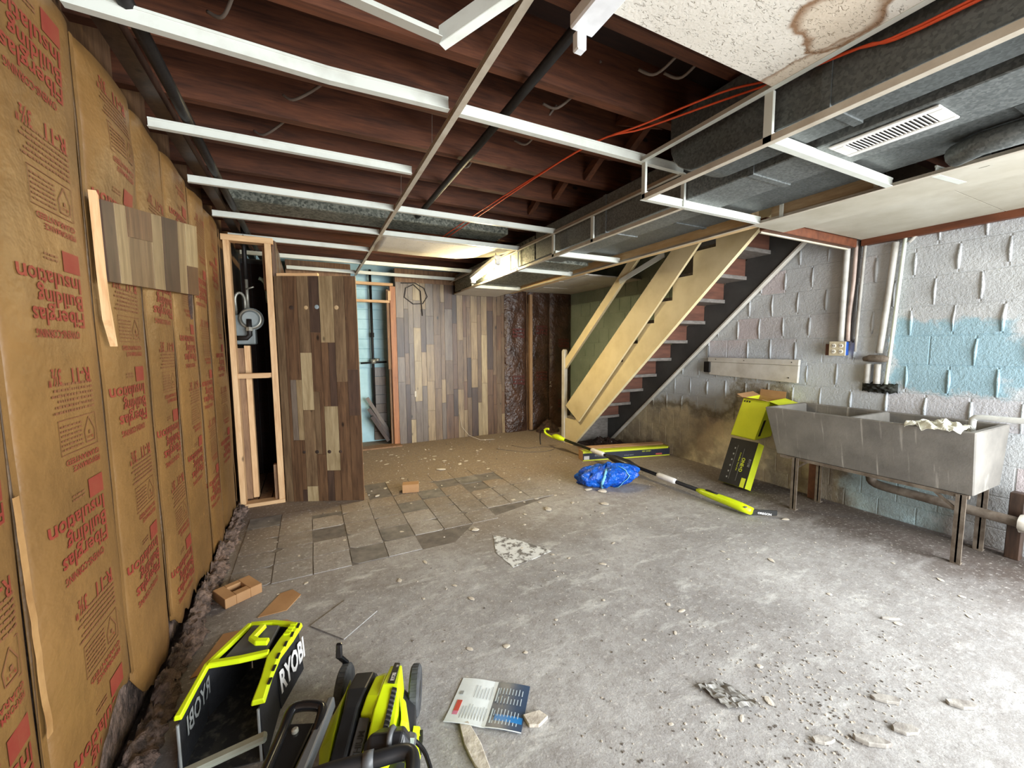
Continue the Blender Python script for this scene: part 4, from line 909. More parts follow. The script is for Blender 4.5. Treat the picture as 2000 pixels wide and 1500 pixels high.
# letters on the fabric: outer right side, and seen from inside on the left side
t1 = MB(); add_text(t1, 'RYOBI', (RT.lerp(RM,.95)+V(.016,0,-.125)), (RF-RM).normalized(), V(-.05,0,1).normalized(), .08, .035, .19); 
t1.v = [(p[0]+.004, p[1], p[2]) for p in t1.v]; cp_('white_lettering', t1, M['white_ink'])
t2 = MB(); add_text(t2, 'RYOBI', LT.lerp(LB,1.0)+V(.006,0,-.085), (LT-LB).normalized(), V(0,0,1), .062, .02, .17); cp_('grey_lettering', t2, M['grey_ink'])

# ------------------------------------------------------------------ push mower (its own axes: x right, y ahead)
mw = thing('lawn_mower', 'lime and black push mower with folded handle in the foreground', 'lawn mower', (.08, 1.10, 0), (0, 0, -radians(20)))
def mp(nm, mb, m, bevel=0, par=None, smooth=False, seg=2): return obj(nm, mb, m, par or mw, bevel, smooth, seg=seg)
def sec(y, w, z0, z1, cx=0, r=.35): return [(cx-w,y,z0), (cx+w,y,z0), (cx+w,y,z0+(z1-z0)*.6), (cx+w*.72,y,z1), (cx-w*.72,y,z1), (cx-w,y,z0+(z1-z0)*.6)]
mp('deck', loft([sec(-.22,.10,.03,.10), sec(-.15,.125,.03,.12), sec(.05,.135,.03,.13), sec(.20,.12,.035,.125), sec(.27,.085,.04,.11), sec(.295,.05,.05,.09)]), M['black_pl'], .006)
mp('motor_cover', loft([sec(-.07,.024,.13,.155,-.058), sec(.02,.026,.12,.185,-.056), sec(.10,.027,.12,.205,-.055), sec(.16,.038,.115,.212,-.052), sec(.235,.040,.10,.200,-.046), sec(.272,.034,.10,.165,-.042), sec(.285,.02,.10,.12,-.042)]), M['black_pl'], .005)
mp('side_fairing', loft([[(-.095,-.06,.10),(-.078,-.06,.12),(-.082,-.06,.14),(-.098,-.06,.115)], [(-.128,.04,.10),(-.082,.04,.14),(-.086,.04,.180),(-.128,.04,.135)], [(-.128,.13,.10),(-.084,.13,.14),(-.090,.13,.195),(-.126,.13,.14)], [(-.104,.235,.10),(-.090,.235,.14),(-.092,.235,.185),(-.104,.235,.15)]]), M['lime'], .004)
mp('top_shell', loft([[(-.02,-.075,.13),(.045,-.09,.12),(.05,-.09,.15),(-.01,-.07,.155)], [(.002,.01,.14),(.082,.0,.12),(.080,.0,.180),(.012,.01,.186)], [(.004,.08,.14),(.092,.08,.12),(.084,.08,.205),(.016,.08,.21)], [(.012,.15,.14),(.082,.15,.12),(.076,.15,.222),(.026,.15,.225)], [(.030,.235,.13),(.078,.235,.12),(.072,.235,.212),(.036,.235,.214)], [(.040,.265,.13),(.072,.265,.12),(.068,.265,.19),(.044,.265,.19)]]), M['lime'], .004)
mp('shell_horn', loft([[(-.026,.085,.17),(.012,.075,.17),(.012,.075,.20),(-.024,.085,.195)], [(-.020,.13,.17),(.022,.12,.17),(.022,.12,.216),(-.016,.13,.212)], [(-.010,.20,.16),(.032,.20,.16),(.030,.20,.214),(-.006,.20,.210)], [(-.004,.245,.15),(.026,.245,.15),(.022,.245,.185),(.0,.245,.18)]]), M['lime'], .004)
mp('name_strip', MB().hexa([(.042,.155,.222),(.064,.150,.221),(.066,.245,.2105),(.048,.248,.2110),(.042,.155,.2270),(.064,.150,.2262),(.066,.245,.2150),(.048,.248,.2155)]), M['black_ink'], .001)
tn = MB(); add_text(tn, 'RYOBI', (.0610,.158,.2278), (.04,1,-.125), (-1,.05,0), .012, .03, .036); mp('white_lettering', tn, M['white_ink']); tn = MB(); add_text(tn, '18V', (.0640,.222,.2190), (.04,1,-.125), (-1,.05,0), .008, .01, .013); mp('white_lettering', tn, M['white_ink'])
mp('vent_grille', MB().hexa([(.050,.012,.178),(.066,.008,.176),(.074,.135,.216),(.060,.138,.218),(.050,.012,.194),(.066,.008,.190),(.074,.135,.222),(.060,.138,.225)]), M['black_ink'], .001)
for k in range(9): mp('grille_rib', MB().obox((.059+.0010*k, .022+.0127*k, .194+.0034*k), (.007,-.003,0), (.0012,.0022,0), (0,0,.002)), M['grey_pl'])
mp('side_bulge', loft([[(.088,.0,.10),(.112,.0,.10),(.106,.0,.155),(.092,.0,.165)], [(.092,.06,.10),(.124,.06,.10),(.116,.06,.175),(.096,.06,.188)], [(.082,.135,.10),(.108,.13,.10),(.100,.13,.18),(.086,.135,.195)]]), M['lime'], .004)
mp('battery', MB().hexa([(-.034,-.06,.13),(.0,-.065,.13),(.006,.075,.15),(-.028,.08,.15),(-.032,-.06,.160),(-.002,-.065,.160),(.004,.075,.190),(-.026,.08,.190)]), M['grey_pl'], .003)
tb_ = MB(); add_text(tb_, 'LITHIUM', (-.004,-.045,.1655), (.04,1,.21), (-1,.04,0), .018, .012, .085); mp('battery_lettering', tb_, M['black_ink'])
def wheel(x, y, r, w, nm='wheel'):
    wo = mp(nm, MB().lathe([(r*.55,-w),(r*.92,-w),(r,-w*.7),(r,w*.7),(r*.92,w),(r*.55,w)], (x,y,r), 0, 28), M['rubber'], smooth=False)
    mp('hub', MB().lathe([(r*.2,-w*1.1),(r*.5,-w*.9),(r*.56,-w*.5),(r*.56,w*.5),(r*.5,w*.9),(r*.2,w*1.1)], (x,y,r), 0, 20), M['black_pl'], par=wo)
    tm_ = MB()
    for k in range(30):
        a = 2*pi*k/30; tm_.obox((x, y+cos(a)*r, r+sin(a)*r), (w*.62,0,0), (0,-sin(a)*r*.05,cos(a)*r*.05), (0,cos(a)*.0015,sin(a)*.0015))
    mp('tread_lugs', tm_, M['rubber'], par=wo)
wheel(.108, .285, .076, .016); wheel(-.135, .30, .083, .016); wheel(.15, -.17, .075, .016); wheel(-.14, -.17, .075, .016)
mp('height_lever', loft([[(-.150,.335,.06),(-.128,.335,.06),(-.128,.345,.06),(-.150,.345,.06)], [(-.150,.335,.16),(-.128,.335,.16),(-.128,.347,.16),(-.150,.347,.16)], [(-.170,.330,.185),(-.148,.330,.185),(-.148,.345,.185),(-.170,.345,.185)], [(-.172,.345,.225),(-.152,.345,.225),(-.152,.357,.225),(-.172,.357,.225)]]), M['black_gloss'], .004)
mp('side_vent', MB().hexa([(.125,.05,.06),(.150,.05,.06),(.150,.12,.06),(.125,.12,.06),(.122,.05,.105),(.142,.05,.10),(.142,.12,.10),(.122,.12,.105)]), M['lime'], .002)
for k in range(3): mp('side_slot', MB().box(.143, .152, .060+.02*k, .070+.02*k, .065, .097), M['black_ink'])
# folded handle
mp('grey_side_bar', MB().hexa([(-.135,-.16,.205),(-.105,-.16,.205),(-.105,.125,.190),(-.130,.125,.190),(-.135,-.16,.245),(-.105,-.16,.245),(-.108,.125,.225),(-.127,.125,.225)]), M['grey_pl'], .005)
mp('handle_loop', MB().tube(smooth_path([(-.122,.01,.22),(-.128,.078,.225),(-.150,.092,.228),(-.196,.096,.228),(-.216,.082,.226),(-.214,.02,.220),(-.205,-.12,.23)]), .014, 10), M['black_gloss'], smooth=True)
mp('handle_plate', MB().hexa([(-.235,-.20,.20),(-.150,-.20,.20),(-.135,.045,.20),(-.215,.05,.20),(-.235,-.20,.228),(-.150,-.20,.228),(-.135,.045,.222),(-.215,.05,.222)]), M['black_gloss'], .006)
mp('plate_bolt', MB().lathe([(.009,0),(.009,.008),(.005,.011)], (-.18,.02,.222), 2, 12), M['meter_pipe'])
mp('grip_bar', MB().tube(smooth_path([(-.10,-.115,.225),(-.03,-.105,.232),(.06,-.095,.235),(.125,-.085,.235),(.150,-.10,.232),(.155,-.16,.23)]), .019, 12), M['black_pl'], smooth=True)
mp('grip_collar', MB().tube([(.03,-.099,.234),(.055,-.096,.235)], .0225, 12), M['grey_pl'], smooth=True)
mp('switch_box', loft([sec(-.075,.055,.20,.235,.075), sec(-.045,.06,.19,.255,.078), sec(-.01,.045,.18,.235,.085), sec(.012,.02,.175,.20,.09)]), M['black_pl'], .006)
mp('switch_tab', MB().hexa([(.118,-.075,.20),(.150,-.075,.20),(.150,.005,.185),(.125,.01,.185),(.118,-.075,.225),(.148,-.075,.220),(.148,.0,.20),(.127,.005,.205)]), M['grey_pl'], .004)
mp('warning_sticker', MB().hexa([(.127,-.065,.2235),(.147,-.065,.2215),(.147,-.030,.2135),(.127,-.030,.2165),(.127,-.065,.2250),(.147,-.065,.2230),(.147,-.030,.2150),(.127,-.030,.2180)]), plain('pale_sticker', (206, 232, 228), .4))
mp('power_lead', MB().tube(smooth_path([(.13,.0,.19),(.175,-.02,.15),(.205,-.10,.10),(.19,-.19,.08),(.15,-.23,.10)]), .006, 8), M['black_gloss'], smooth=True)
mp('clamp_strap', MB().tube(smooth_path([(.085,-.075,.215),(.088,-.06,.258),(.09,-.03,.252),(.092,-.01,.22)]), .008, 6), M['grey_pl'], smooth=True)
tag(obj('clear_tube', MB().beam((-.385, 1.245, .16), (-.155, 1.24, .19), .03, .02), plain('greyish_flat_bar', (150, 156, 144), .3), None, .006), 'flat grey bar lying across in front of the grass catcher', 'bar')

# ------------------------------------------------------------------ manual
mn = thing('instruction_manual', 'open instruction leaflet with white and navy pages', 'booklet', (.51, 1.24, 0)); Om = Vector((.51, 1.24, 0))
cA, cB, cC, cD = V(.474,1.384,0), V(.683,1.232,0), V(.563,1.079,0), V(.349,1.237,0)   # far-left, far-right, near-right, near-left
def mpt(u, v, dz=0):  # u 0..1 left to right, v 0..1 near to far
    p = (cD.lerp(cC, u)).lerp(cA.lerp(cB, u), v); z = .003 + .006*abs(sin(u*pi*2))*.6 + .004*(1 if v < .02 else 0)
    return (p.x-Om.x, p.y-Om.y, z+dz)
def page(nm, u0, u1, m, dz=0, v0=0, v1=1, n=10, par=None):
    o = obj(nm, MB().grid(n, 4, lambda u, v: mpt(u0+(u1-u0)*u, v0+(v1-v0)*v, dz)), m, par or mn); s = o.modifiers.new('t', 'SOLIDIFY'); s.thickness = .0008; s.offset = -1; return o
pw = page('left_page', 0, .54, plain('white_paper', (222, 230, 232), .5)); pn = page('right_page', .54, 1, plain('navy_print', (44, 68, 98), .35)); page('blue_corner', .62, .985, plain('blue_print', (20, 120, 190), .35), .0012, .03, .30, par=pn); page('page_border', .0, 1, plain('white_paper_edge', (224, 230, 232), .5), .0014, 0, .025)
page('red_block', .06, .13, plain('red_print', (196, 70, 58), .5), .0012, .25, .48, par=pw); page('pink_block', .06, .13, plain('pink_print', (206, 120, 150), .5), .0012, .08, .25, par=pw)
ln, lw, rm_ = MB(), MB(), random.Random(2)
def strip(mb, u0, u1, v0, v1): mb.quad(mpt(u0,v0,.0022), mpt(u1,v0,.0022), mpt(u1,v1,.0022), mpt(u0,v1,.0022))
for k in range(9):
    u = .17+.04*k; strip(ln, u, u+.008, .10, .42-rm_.uniform(0,.06)); 
for k in range(6): u = .26+.045*k; strip(ln, u, u+.008, .56, .80+rm_.uniform(-.05,.1))
strip(ln, .055, .10, .60, .68)
for k in range(8):
    u = .60+.045*k
    for v0, v1 in ((.06,.22),(.26,.42),(.52,.68),(.72,.88)): strip(lw, u, u+.011, v0, v1-rm_.uniform(0,.05))
for v0, v1 in ((.10,.40),(.55,.85)): strip(lw, .565, .585, v0, v1)
obj('text_lines', ln, M['grey_ink'], pw); obj('text_lines', lw, plain('pale_print', (190, 206, 216), .5), pn)

# ------------------------------------------------------------------ long box, pole pruner, blue bag
lbx = thing('long_carton', 'long flat dark carton with lime edges lying below the stair', 'box', (2.68, 3.60, 0), (0, 0, math.atan2(-.27, 1.06)))
Ll, Hh, Dd = 1.08, .108, .13
obj('front_panel', MB().box(0, Ll, 0, .004, .012, Hh-.022), M['navy'], lbx); obj('lime_edge', MB().box(0, Ll-.02, -.001, .005, Hh-.022, Hh), M['lime_card'], lbx); obj('lime_edge', MB().box(0, Ll, -.001, .005, 0, .012), M['lime_card'], lbx)
obj('carton_body', MB().box(0, Ll, .004, Dd, 0, .004).box(0, .004, .004, Dd, 0, Hh).box(Ll-.004, Ll, .004, Dd, 0, Hh).box(0, Ll, Dd-.004, Dd, 0, Hh), M['card'], lbx)
obj('top_flap', MB().hexa([(.0,Dd-.004,Hh),(Ll,Dd-.004,Hh),(Ll,Dd+.05,Hh+.012),(.0,Dd+.05,Hh+.012),(.0,Dd-.004,Hh+.004),(Ll,Dd-.004,Hh+.004),(Ll,Dd+.05,Hh+.016),(.0,Dd+.05,Hh+.016)]), M['card'], lbx); obj('top_flap', MB().hexa([(.0,.004,Hh-.004),(Ll,.004,Hh-.004),(Ll,.11,Hh-.012),(.0,.11,Hh-.012),(.0,.004,Hh),(Ll,.004,Hh),(Ll,.11,Hh-.008),(.0,.11,Hh-.008)]), M['lime_card'], lbx)
obj('address_label', MB().box(.012, .075, -.0015, 0, .014, .055), M['white_ink'], lbx)
tx = MB(); add_text(tx, 'RYOBI', (.14, -.002, .045), (1,0,0), (0,0,1), .022, .02, .075); obj('pale_lettering', tx, M['grey_ink'], lbx); tx = MB(); add_text(tx, 'POLE SAW', (.50, -.002, .03), (1,0,0), (0,0,1), .012, .01, .12); obj('pale_lettering', tx, M['grey_ink'], lbx)
ty = MB(); add_text(ty, '18V ONE+', (.72, -.002, .06), (1,0,0), (0,0,1), .018, .01, .12); obj('lime_lettering', ty, M['lime_ink'], lbx); obj('red_panel', MB().box(.90, .98, -.0015, 0, .018, .036), plain('red_label', (196, 90, 84), .5), lbx)
pr_ = thing('pole_pruner', 'long black pole pruner with lime head and white sleeves on the floor', 'pole saw', (2.78, 2.9, 0)); Op = Vector((2.78, 2.9, 0))
pA, pB = V(2.690, 4.02, .165), V(2.880, 1.801, .055)
def prp(nm, mb, m, bevel=0, smooth=True): return obj(nm, mb.xf(Matrix.Translation(-Op)), m, pr_, bevel, smooth)
q = lambda t: pA.lerp(pB, t)
prp('pole', MB().tube([q(0), q(.82)], .0165, 12), M['black_gloss']); prp('sleeve', MB().tube([q(.225), q(.235), q(.305), q(.315)], [.017,.026,.026,.019], 12), M['white_ink']); prp('sleeve', MB().tube([q(.62), q(.63), q(.70), q(.71)], [.017,.026,.026,.019], 12), M['white_ink'])
dpo = (pB-pA).normalized()
prp('head_housing', MB().tube([q(.80), q(.82), q(.86), q(.92), q(.965)+V(0,0,-.005), q(1.0)+V(0,0,-.008)], [.018,.030,.036,.040,.042,.034], 12, flat=.8), M['lime']); prp('head_slot', MB().obox(q(.86)+V(-.005,0,.030), dpo*.05, V(.010,0,0), V(0,0,.004)), M['black_ink'])
prp('bolt', MB().lathe([(.014,0),(.014,.006),(.008,.009)], q(.985)+V(-.02,0,.012), 2, 10), M['meter_pipe'], 0, False)
gb = V(3.055, 1.72, .03); prp('guide_bar', MB().beam(q(.99)+V(0,0,-.02), gb, .012, .040), M['black_ink'], .003, False)
tb2 = MB(); add_text(tb2, 'OREGON', q(.99).lerp(gb, .30)+V(-.007,-.009,-.022), (gb-q(.99)).normalized(), V(0,0,1), .016, .02, .10); prp('bar_lettering', tb2, M['white_ink'], 0, False)
prp('handle_body', MB().tube([q(.02), q(-.03), q(-.06), q(-.085)], [.020,.040,.042,.020], 12, flat=.8), M['lime'])
hk = [q(-.06)+V(-.01,.0,-.02), q(-.10)+V(-.015,.01,-.015), q(-.135)+V(-.02,.01,.0), q(-.15)+V(-.02,.01,.03), q(-.145)+V(-.01,0,.055), q(-.125)+V(0,0,.062)]
prp('hand_guard', MB().tube(smooth_path(hk), .014, 8), M['lime']); prp('rear_hook', MB().tube(smooth_path([q(-.15)+V(-.03,0,.03), q(-.17)+V(-.05,0,.02), q(-.175)+V(-.055,0,-.06), q(-.17)+V(-.055,0,-.155)]), .007, 6), M['black_gloss'])
prp('shoulder_pad', MB().tube([q(.33), q(.38), q(.46), q(.52)], [.020,.050,.055,.022], 12, flat=.7), M['black_pl'])
def blue(u, v):
    a = 2*pi*u; b = pi*(v-.5); c_ = cos(b)
    r = 1 + .16*mnoise.noise(Vector((cos(a)*2.2, sin(a)*2.2, v*3.5))) + .16*mnoise.noise(Vector((cos(a)*4.5, sin(a)*4.5, v*7))) - .14*abs(mnoise.noise(Vector((cos(a)*7+3, sin(a)*7, v*9))))
    x = .285*r*c_*cos(a); y = .145*r*c_*sin(a); z = .095 + .105*r*sin(b) + (.015 if cos(a) > 0 else -.02)*c_
    ca_, sa_ = cos(-.55), sin(-.55); return (2.395+x*ca_-y*sa_, 2.86+x*sa_+y*ca_, max(.002, z))
bgm = mat('blue_tarpaulin', (24, 104, 214), (12, 66, 168), 9, rough=.25, bs=1.0, bscale=12, bd=.05)
bg_ = thing('blue_bag', 'crumpled shiny blue tarpaulin bag on the floor', 'bag', (2.395, 2.86, 0)); Ob = Vector((2.395, 2.86, 0))
obj('bag_body', MB().grid(90, 40, blue).xf(Matrix.Translation(-Ob)), bgm, bg_, 0, True)
for uu in (.72, .86):
    pts = [Vector(blue(uu+.04*(t-.5), .12+.72*t)) for t in [i/10 for i in range(11)]]
    obj('strap', MB().tube([p+(p-V(2.395,2.86,.09)).normalized()*.003-Ob for p in pts], .012, 6, flat=.3), plain('pale_blue_webbing', (120, 190, 220), .4), bg_, 0, True)

# ------------------------------------------------------------------ cartons by the wall
def frame_box(nm, label, o, a, b, c, m, cat='box'):
    """o corner, a width axis, b height axis, c depth axis"""
    t_ = thing(nm, label, cat, o); return t_, Vector(a), Vector(b), Vector(c)
b1, a1, u1, d1 = frame_box('black_carton', 'black and lime flat carton leaning on the block wall by the sink', (3.325, 2.405, .036), (0, -.253, 0), (.165, .0, .385), (.085, 0, -.036), None)
obj('front_panel', MB().hexa([V(0,0,0), a1, a1+d1*.04, d1*.04, u1, a1+u1, a1+u1+d1*.04, u1+d1*.04]), M['box_black'], b1); obj('carton_body', MB().hexa([d1*.04, a1+d1*.04, a1+d1, d1, u1+d1*.04, a1+u1+d1*.04, a1+u1+d1, u1+d1]), M['lime_card'], b1)
un, an = u1.normalized(), a1.normalized(); nrm = an.cross(un).normalized(); nrm = nrm if nrm.x < 0 else -nrm
tt = MB(); add_text(tt, 'ONE+D', a1*.62+u1*.62+nrm*.001, -un, an, .030, .02, .13); add_text(tt, 'Cordless Tool Kit', a1*.50+u1*.72+nrm*.001, -un, an, .012, .01, .17); obj('lime_lettering', tt, M['lime_ink'], b1)
tu = MB(); add_text(tu, 'RYOBI', a1*.86+u1*.62+nrm*.001, -un, an, .022, .008, .07)
for k in range(6): tu.quad(*(a1*(.24)+u1*(.12+.13*k)+nrm*.001+w_ for w_ in (V(0,0,0), an*.012, an*.012+un*.014, un*.014)))
tu.quad(*(a1*.34+u1*.10+nrm*.001+w_ for w_ in (V(0,0,0), an*.0018, an*.0018+un*.32, un*.32))); tu.quad(*(a1*.60+u1*.10+nrm*.001+w_ for w_ in (V(0,0,0), an*.0018, an*.0018+un*.30, un*.30))); obj('pale_lettering', tu, M['grey_ink'], b1)
obj('lime_label', MB().hexa([p+nrm*.001 for p in (a1*.80, a1*.95, a1*.95-nrm*.001, a1*.80-nrm*.001, a1*.80+u1*.20, a1*.95+u1*.20, a1*.95+u1*.20-nrm*.001, a1*.80+u1*.20-nrm*.001)]), M['lime_card'], b1)
b2, a2, u2, d2 = frame_box('lime_carton', 'open bright lime carton balanced on the black carton beside the sink', (3.475, 2.405, .448), (0, -.228, -.008), (.03, -.092, .355), (.235, .0, .012), None)
e = .006
obj('front_panel', MB().hexa([V(0,0,0), a2, a2+d2*.02, d2*.02, u2, a2+u2, a2+u2+d2*.02, u2+d2*.02]), M['lime_card'], b2); obj('side_panel', MB().hexa([a2*.98, a2, a2+d2, a2*.98+d2, a2*.98+u2, a2+u2, a2+u2+d2, a2*.98+u2+d2]), M['lime_card'], b2)
obj('side_panel', MB().hexa([V(0,0,0), a2*.02, a2*.02+d2, d2, u2, a2*.02+u2, a2*.02+u2+d2, u2+d2]), M['lime_card'], b2); obj('back_panel', MB().hexa([d2*.98, a2+d2*.98, a2+d2, d2, u2+d2*.98, a2+u2+d2*.98, a2+u2+d2, u2+d2]), M['card'], b2); obj('base_panel', MB().hexa([V(0,0,0), a2, a2+d2, d2, u2*.02, a2+u2*.02, a2+d2+u2*.02, d2+u2*.02]), M['lime_card'], b2)
def flap(p, q_, r, m): 
    n_ = (q_-p).cross(r).normalized()*.003; obj('top_flap', MB().hexa([p, q_, q_+r, p+r, p+n_, q_+n_, q_+r+n_, p+r+n_]), m, b2)
flap(u2, u2+a2, V(-.05,.03,.015), M['card']); flap(a2+u2, a2+u2+d2, V(.0,-.11,-.03), M['lime_card']); flap(u2+d2, u2+d2+a2, V(.01,.0,.055), M['card']); flap(u2+d2, u2, V(-.01,.06,.03), M['card'])
n2 = a2.cross(u2).normalized(); n2 = n2 if n2.x < 0 else -n2
tv = MB(); add_text(tv, 'RYOBI', a2+d2*.25+u2*.10-V(0,.0022,0), u2.normalized(), -d2.normalized(), .030, .02, .13); tv.v = [tuple(p) for p in tv.v]
obj('black_lettering', tv, M['black_ink'], b2)
obj('black_strip', MB().hexa([p+V(0,-.001,0) for p in (a2+d2*.12+u2*.08, a2+d2*.26+u2*.08, a2+d2*.26+u2*.08+V(0,.001,0), a2+d2*.12+u2*.08+V(0,.001,0), a2+d2*.12+u2*.50, a2+d2*.26+u2*.50, a2+d2*.26+u2*.50+V(0,.001,0), a2+d2*.12+u2*.50+V(0,.001,0))]), M['black_ink'], b2)
ic = MB()
for k in range(3): ic.join(MB().hexa([p+n2*.001 for p in (a2*(.06+.10*k)+u2*.90, a2*(.12+.10*k)+u2*.90, a2*(.12+.10*k)+u2*.94, a2*(.06+.10*k)+u2*.94, a2*(.06+.10*k)+u2*.90+n2*.0005, a2*(.12+.10*k)+u2*.90+n2*.0005, a2*(.12+.10*k)+u2*.94+n2*.0005, a2*(.06+.10*k)+u2*.94+n2*.0005)]))
obj('icon_row', ic, M['black_ink'], b2)

# ------------------------------------------------------------------ loose cardboard and tile
def quadslab(nm, pts, z0, z1, m, label, cat, bevel=0): return tag(obj(nm, MB().prism(pts, 2, z0, z1), m, None, bevel), label, cat)
cbx = thing('card_tube', 'small open brown cardboard sleeve lying in the middle of the floor', 'box', (.745, 3.54, 0), (0, 0, -.25))
obj('sleeve', MB().box(-.06, .08, -.045, .045, .0, .004).box(-.06, .08, -.045, .045, .072, .076).box(-.06, .08, -.045, -.041, .004, .072).box(-.06, .08, .041, .045, .004, .072), M['card'], cbx, .001); obj('shaded_end', MB().box(.06, .076, -.041, .041, .004, .072), M['dark_inside'], cbx)
ci = thing('card_insert', 'square brown cardboard insert with a cut-out hole by the insulated wall', 'cardboard', (-.385, 2.41, 0), (0, 0, radians(30)))
obj('insert_body', MB().box(-.085, -.035, -.07, .07, 0, .05).box(.03, .085, -.07, .07, 0, .05).box(-.035, .03, -.07, -.025, 0, .05).box(-.035, .03, .035, .07, 0, .05), M['card'], ci, .002); obj('insert_floor', MB().box(-.035, .03, -.025, .035, 0, .01), M['dark_inside'], ci)
quadslab('cardboard_sheet', [(-.275,2.16), (-.155,2.16), (-.095,2.27), (-.135,2.34), (-.19,2.33)], .0005, .004, M['card'], 'small flat cardboard piece behind the grass catcher', 'cardboard')
quadslab('cardboard_sheet', [(-.47,1.86), (-.22,1.90), (-.10,2.02), (-.15,2.08), (-.40,2.10)], .0005, .004, M['card'], 'larger flat cardboard sheet half under the grass catcher', 'cardboard')
quadslab('loose_tile', [(-.053,1.98), (.079,1.817), (.238,1.952), (.108,2.114)], .0005, .005, M['tile'], 'loose square floor tile lying askew in front of the mower', 'tile')

# ------------------------------------------------------------------ plaster bits
def chunk_mesh(seed, flat=.45, el=1.0):
    r = random.Random(seed); mb = MB(); n, m_ = 9, 5
    def fn(u, v):
        a = 2*pi*u; b = pi*(v-.5); k = 1+.35*mnoise.noise(Vector((cos(a)*1.6+seed, sin(a)*1.6, v*2.2)))
        return (el*k*cos(b)*cos(a), k*cos(b)*sin(a), max(0.0, flat*(.9+k*sin(b))*.55))
    return mesh_of('chip', mb.grid(n, m_, fn))
cm = []
for s_ in range(6):
    me = chunk_mesh(s_*3+1, .5, 1.0+.25*(s_ % 3)); me.materials.append(mat('plaster_chip_%d' % s_, (222, 214, 200), (176, 166, 150), 20, rough=.85) if s_ == 0 else cm[0].materials[0]); cm.append(me)
big = [(.98,2.55,.030,'white plaster lump beside the chalky patch'), (1.62,2.62,.032,'white plaster lump in front of the blue bag'), (1.18,4.03,.034,'pale plaster lump in the far part of the floor'), (.47,3.55,.024,'white plaster flake near the foot of the panelling sheet'), (2.08,2.50,.03,'pale shard right of the blue bag foot'), (2.17,2.83,.030,'white chip at the left foot of the blue bag'), (2.25,2.74,.045,'tan stone chip under the front of the blue bag'), (3.06,1.66,.022,'white flake just beyond the pruner tip')]
for k, (x, y, s_, lb) in enumerate(big):
    o = obj('plaster_chunk', cm[k % 6], None, loc=(x, y, .002), rot=(0, 0, k*1.3)); o.scale = (s_, s_*.8, s_*.7); tag(o, lb, 'plaster')
def shard(nm, pts, z1, m, label):
    r = random.Random(len(label)); mb = MB().prism(pts, 2, .0005, z1); return tag(obj(nm, mb, m, None, .002), label, 'plaster')
PL = mat('broken_plaster', (208, 200, 186), (160, 150, 138), 22, rough=.9, bs=.7, bscale=60)
shard('plaster_strip', [(.395,1.205), (.425,1.20), (.435,1.11), (.43,1.02), (.405,1.0), (.39,1.06), (.385,1.13)], .010, PL, 'long broken plaster strip sticking out from under the manual')
shard('plaster_strip', [(.60,1.135), (.66,1.125), (.675,1.09), (.63,1.075), (.60,1.09)], .012, PL, 'short whitish plaster block at the right corner of the manual')
gy = mat('grey_slate_shard', (176, 172, 164), (128, 122, 116), 18, rough=.9, bs=.6, bscale=50)
import mathutils
def px_shard(cx, cy, l, w, ang, label, z1=.012, m=None):
    r = random.Random(int(cx*1000)); P = []
    for k in range(7):
        a = 2*pi*k/7; s_ = r.uniform(.75, 1.1); x, y = l*s_*cos(a), w*s_*sin(a); P.append((cx+x*cos(ang)-y*sin(ang), cy+x*sin(ang)+y*cos(ang)))
    return shard('floor_shard', P, z1, m or gy, label)
px_shard(1.79, .60, .055, .018, -.65, 'narrow pale shard in the bright patch of floor'); px_shard(1.70, .52, .05, .022, -.6, 'broad pale shard below the narrow one in the bright patch'); px_shard(1.55, .55, .06, .018, -.75, 'curved grey shard in the rubble at lower right', .016); px_shard(1.50, .40, .06, .03, -.3, 'tan stone flake at the bottom right edge', .02, mat('tan_stone', (170, 150, 128), (140, 120, 100), 14, rough=.9)); px_shard(1.60, .395, .022, .014, .2, 'small white stone beside the tan flake at bottom right', .018, PL); px_shard(2.0, .47, .05, .02, -.7, 'pale shard at the far right edge of the floor'); px_shard(2.35, .80, .045, .010, -.6, 'thin dark rimmed sliver at the right edge below the sink'); px_shard(1.42, .62, .035, .016, -.5, 'small pale shard below the crumpled foil')
# crumpled dark foil
fo = obj('crumpled_foil', MB().grid(14, 10, lambda u, v: (1.235+.105*u+.02*v+.012*mnoise.noise(Vector((u*4, v*4, 0))), .955-.12*v-.05*u, .004+.022*abs(mnoise.noise(Vector((u*4.5, v*5, 2))))+.010*abs(mnoise.noise(Vector((u*11, v*9, 6)))))), mat('grey_plastic_film', (150, 148, 142), (104, 102, 98), 9, rough=.4, bs=.3)); s = fo.modifiers.new('t', 'SOLIDIFY'); s.thickness = .0015
tag(fo, 'crumpled grey plastic film on the bare floor right of the manual', 'litter')
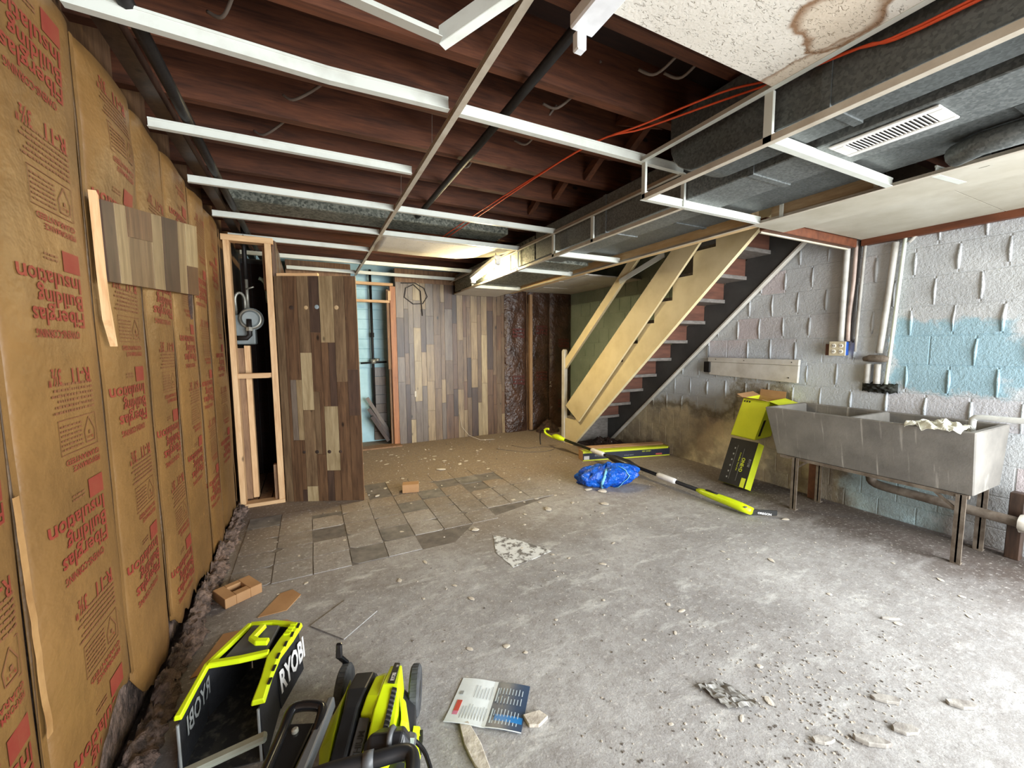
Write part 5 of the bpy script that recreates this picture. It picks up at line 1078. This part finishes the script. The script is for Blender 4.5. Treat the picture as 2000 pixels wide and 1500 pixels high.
# countable small chips share one look; the finest crumbs are one scatter
rs = random.Random(17)
k = 0
while k < 90:
    x, y = rs.uniform(-.3, 3.0), rs.uniform(.55, 5.0)
    if y > 3.5 and x < .4: continue
    if -.45 < x < .45 and y < 2.1: continue
    if .3 < x < .75 and .95 < y < 1.45: continue
    if 2.1 < x < 3.1 and 1.7 < y < 4.6: continue
    if x > 2.4 and y > 3.0: continue
    s_ = rs.uniform(.006, .013)*(1+.25*max(0, y-2)); o = obj('plaster_chip', rs.choice(cm), None, loc=(x, y, .001), rot=(0, 0, rs.uniform(0, 6.3))); o.scale = (s_*rs.uniform(.8, 1.6), s_, s_*.6)
    rg_n = 'in the bright foreground' if y < 1.3 else ('around the chalky patch' if y < 2.6 and x < 1.6 else ('between the blue bag and the chalky patch' if y < 2.6 else ('near the panelling sheet and card sleeve' if x < 1.2 else 'on the far floor before the panelled wall'))); tag(o, 'small pale plaster chip loose on the floor ' + rg_n, 'plaster', 'plaster chips ' + rg_n); k += 1
cr, crd = MB(), MB()
for k in range(1500):
    x, y = rs.uniform(-.45, 3.3), rs.uniform(.4, 5.2)
    if (y > 3.5 and x < .4) or (x > 2.7 and y > 3.2) or (x < .3 and y < 2.4) or (2.1 < x < 2.7 and 2.6 < y < 3.2) or (.3 < x < .72 and .95 < y < 1.45): continue
    if rs.random() < .45: x = max(.8, 1.5+rs.gauss(0, .35)); y = .55+abs(rs.gauss(0, .25))
    s_ = rs.uniform(.0015, .004)*(1+.3*max(0, y-1.5)); a = rs.uniform(0, 3.1)
    (cr if rs.random() < .7 else crd).obox((x, y, s_*.4), (s_*cos(a), s_*sin(a), 0), (-s_*.7*sin(a), s_*.7*cos(a), 0), (0, 0, s_*.4))
stuff(tag(obj('plaster_crumbs', cr, PL), 'fine pale plaster crumbs strewn over the floor', 'crumbs')); stuff(tag(obj('dirt_crumbs', crd, M['mastic']), 'fine dark dirt crumbs strewn over the floor', 'crumbs'))
tag(obj('extension_cord', MB().tube(smooth_path([(2.05, 4.55, .004), (2.30, 4.25, .004), (2.55, 4.16, .004), (2.72, 4.25, .004), (2.60, 4.38, .004), (2.42, 4.40, .004), (2.30, 4.62, .004)]), .004, 5), M['wire'], smooth=True), 'thin tan cord curled on the floor by the pruner handle', 'cord')
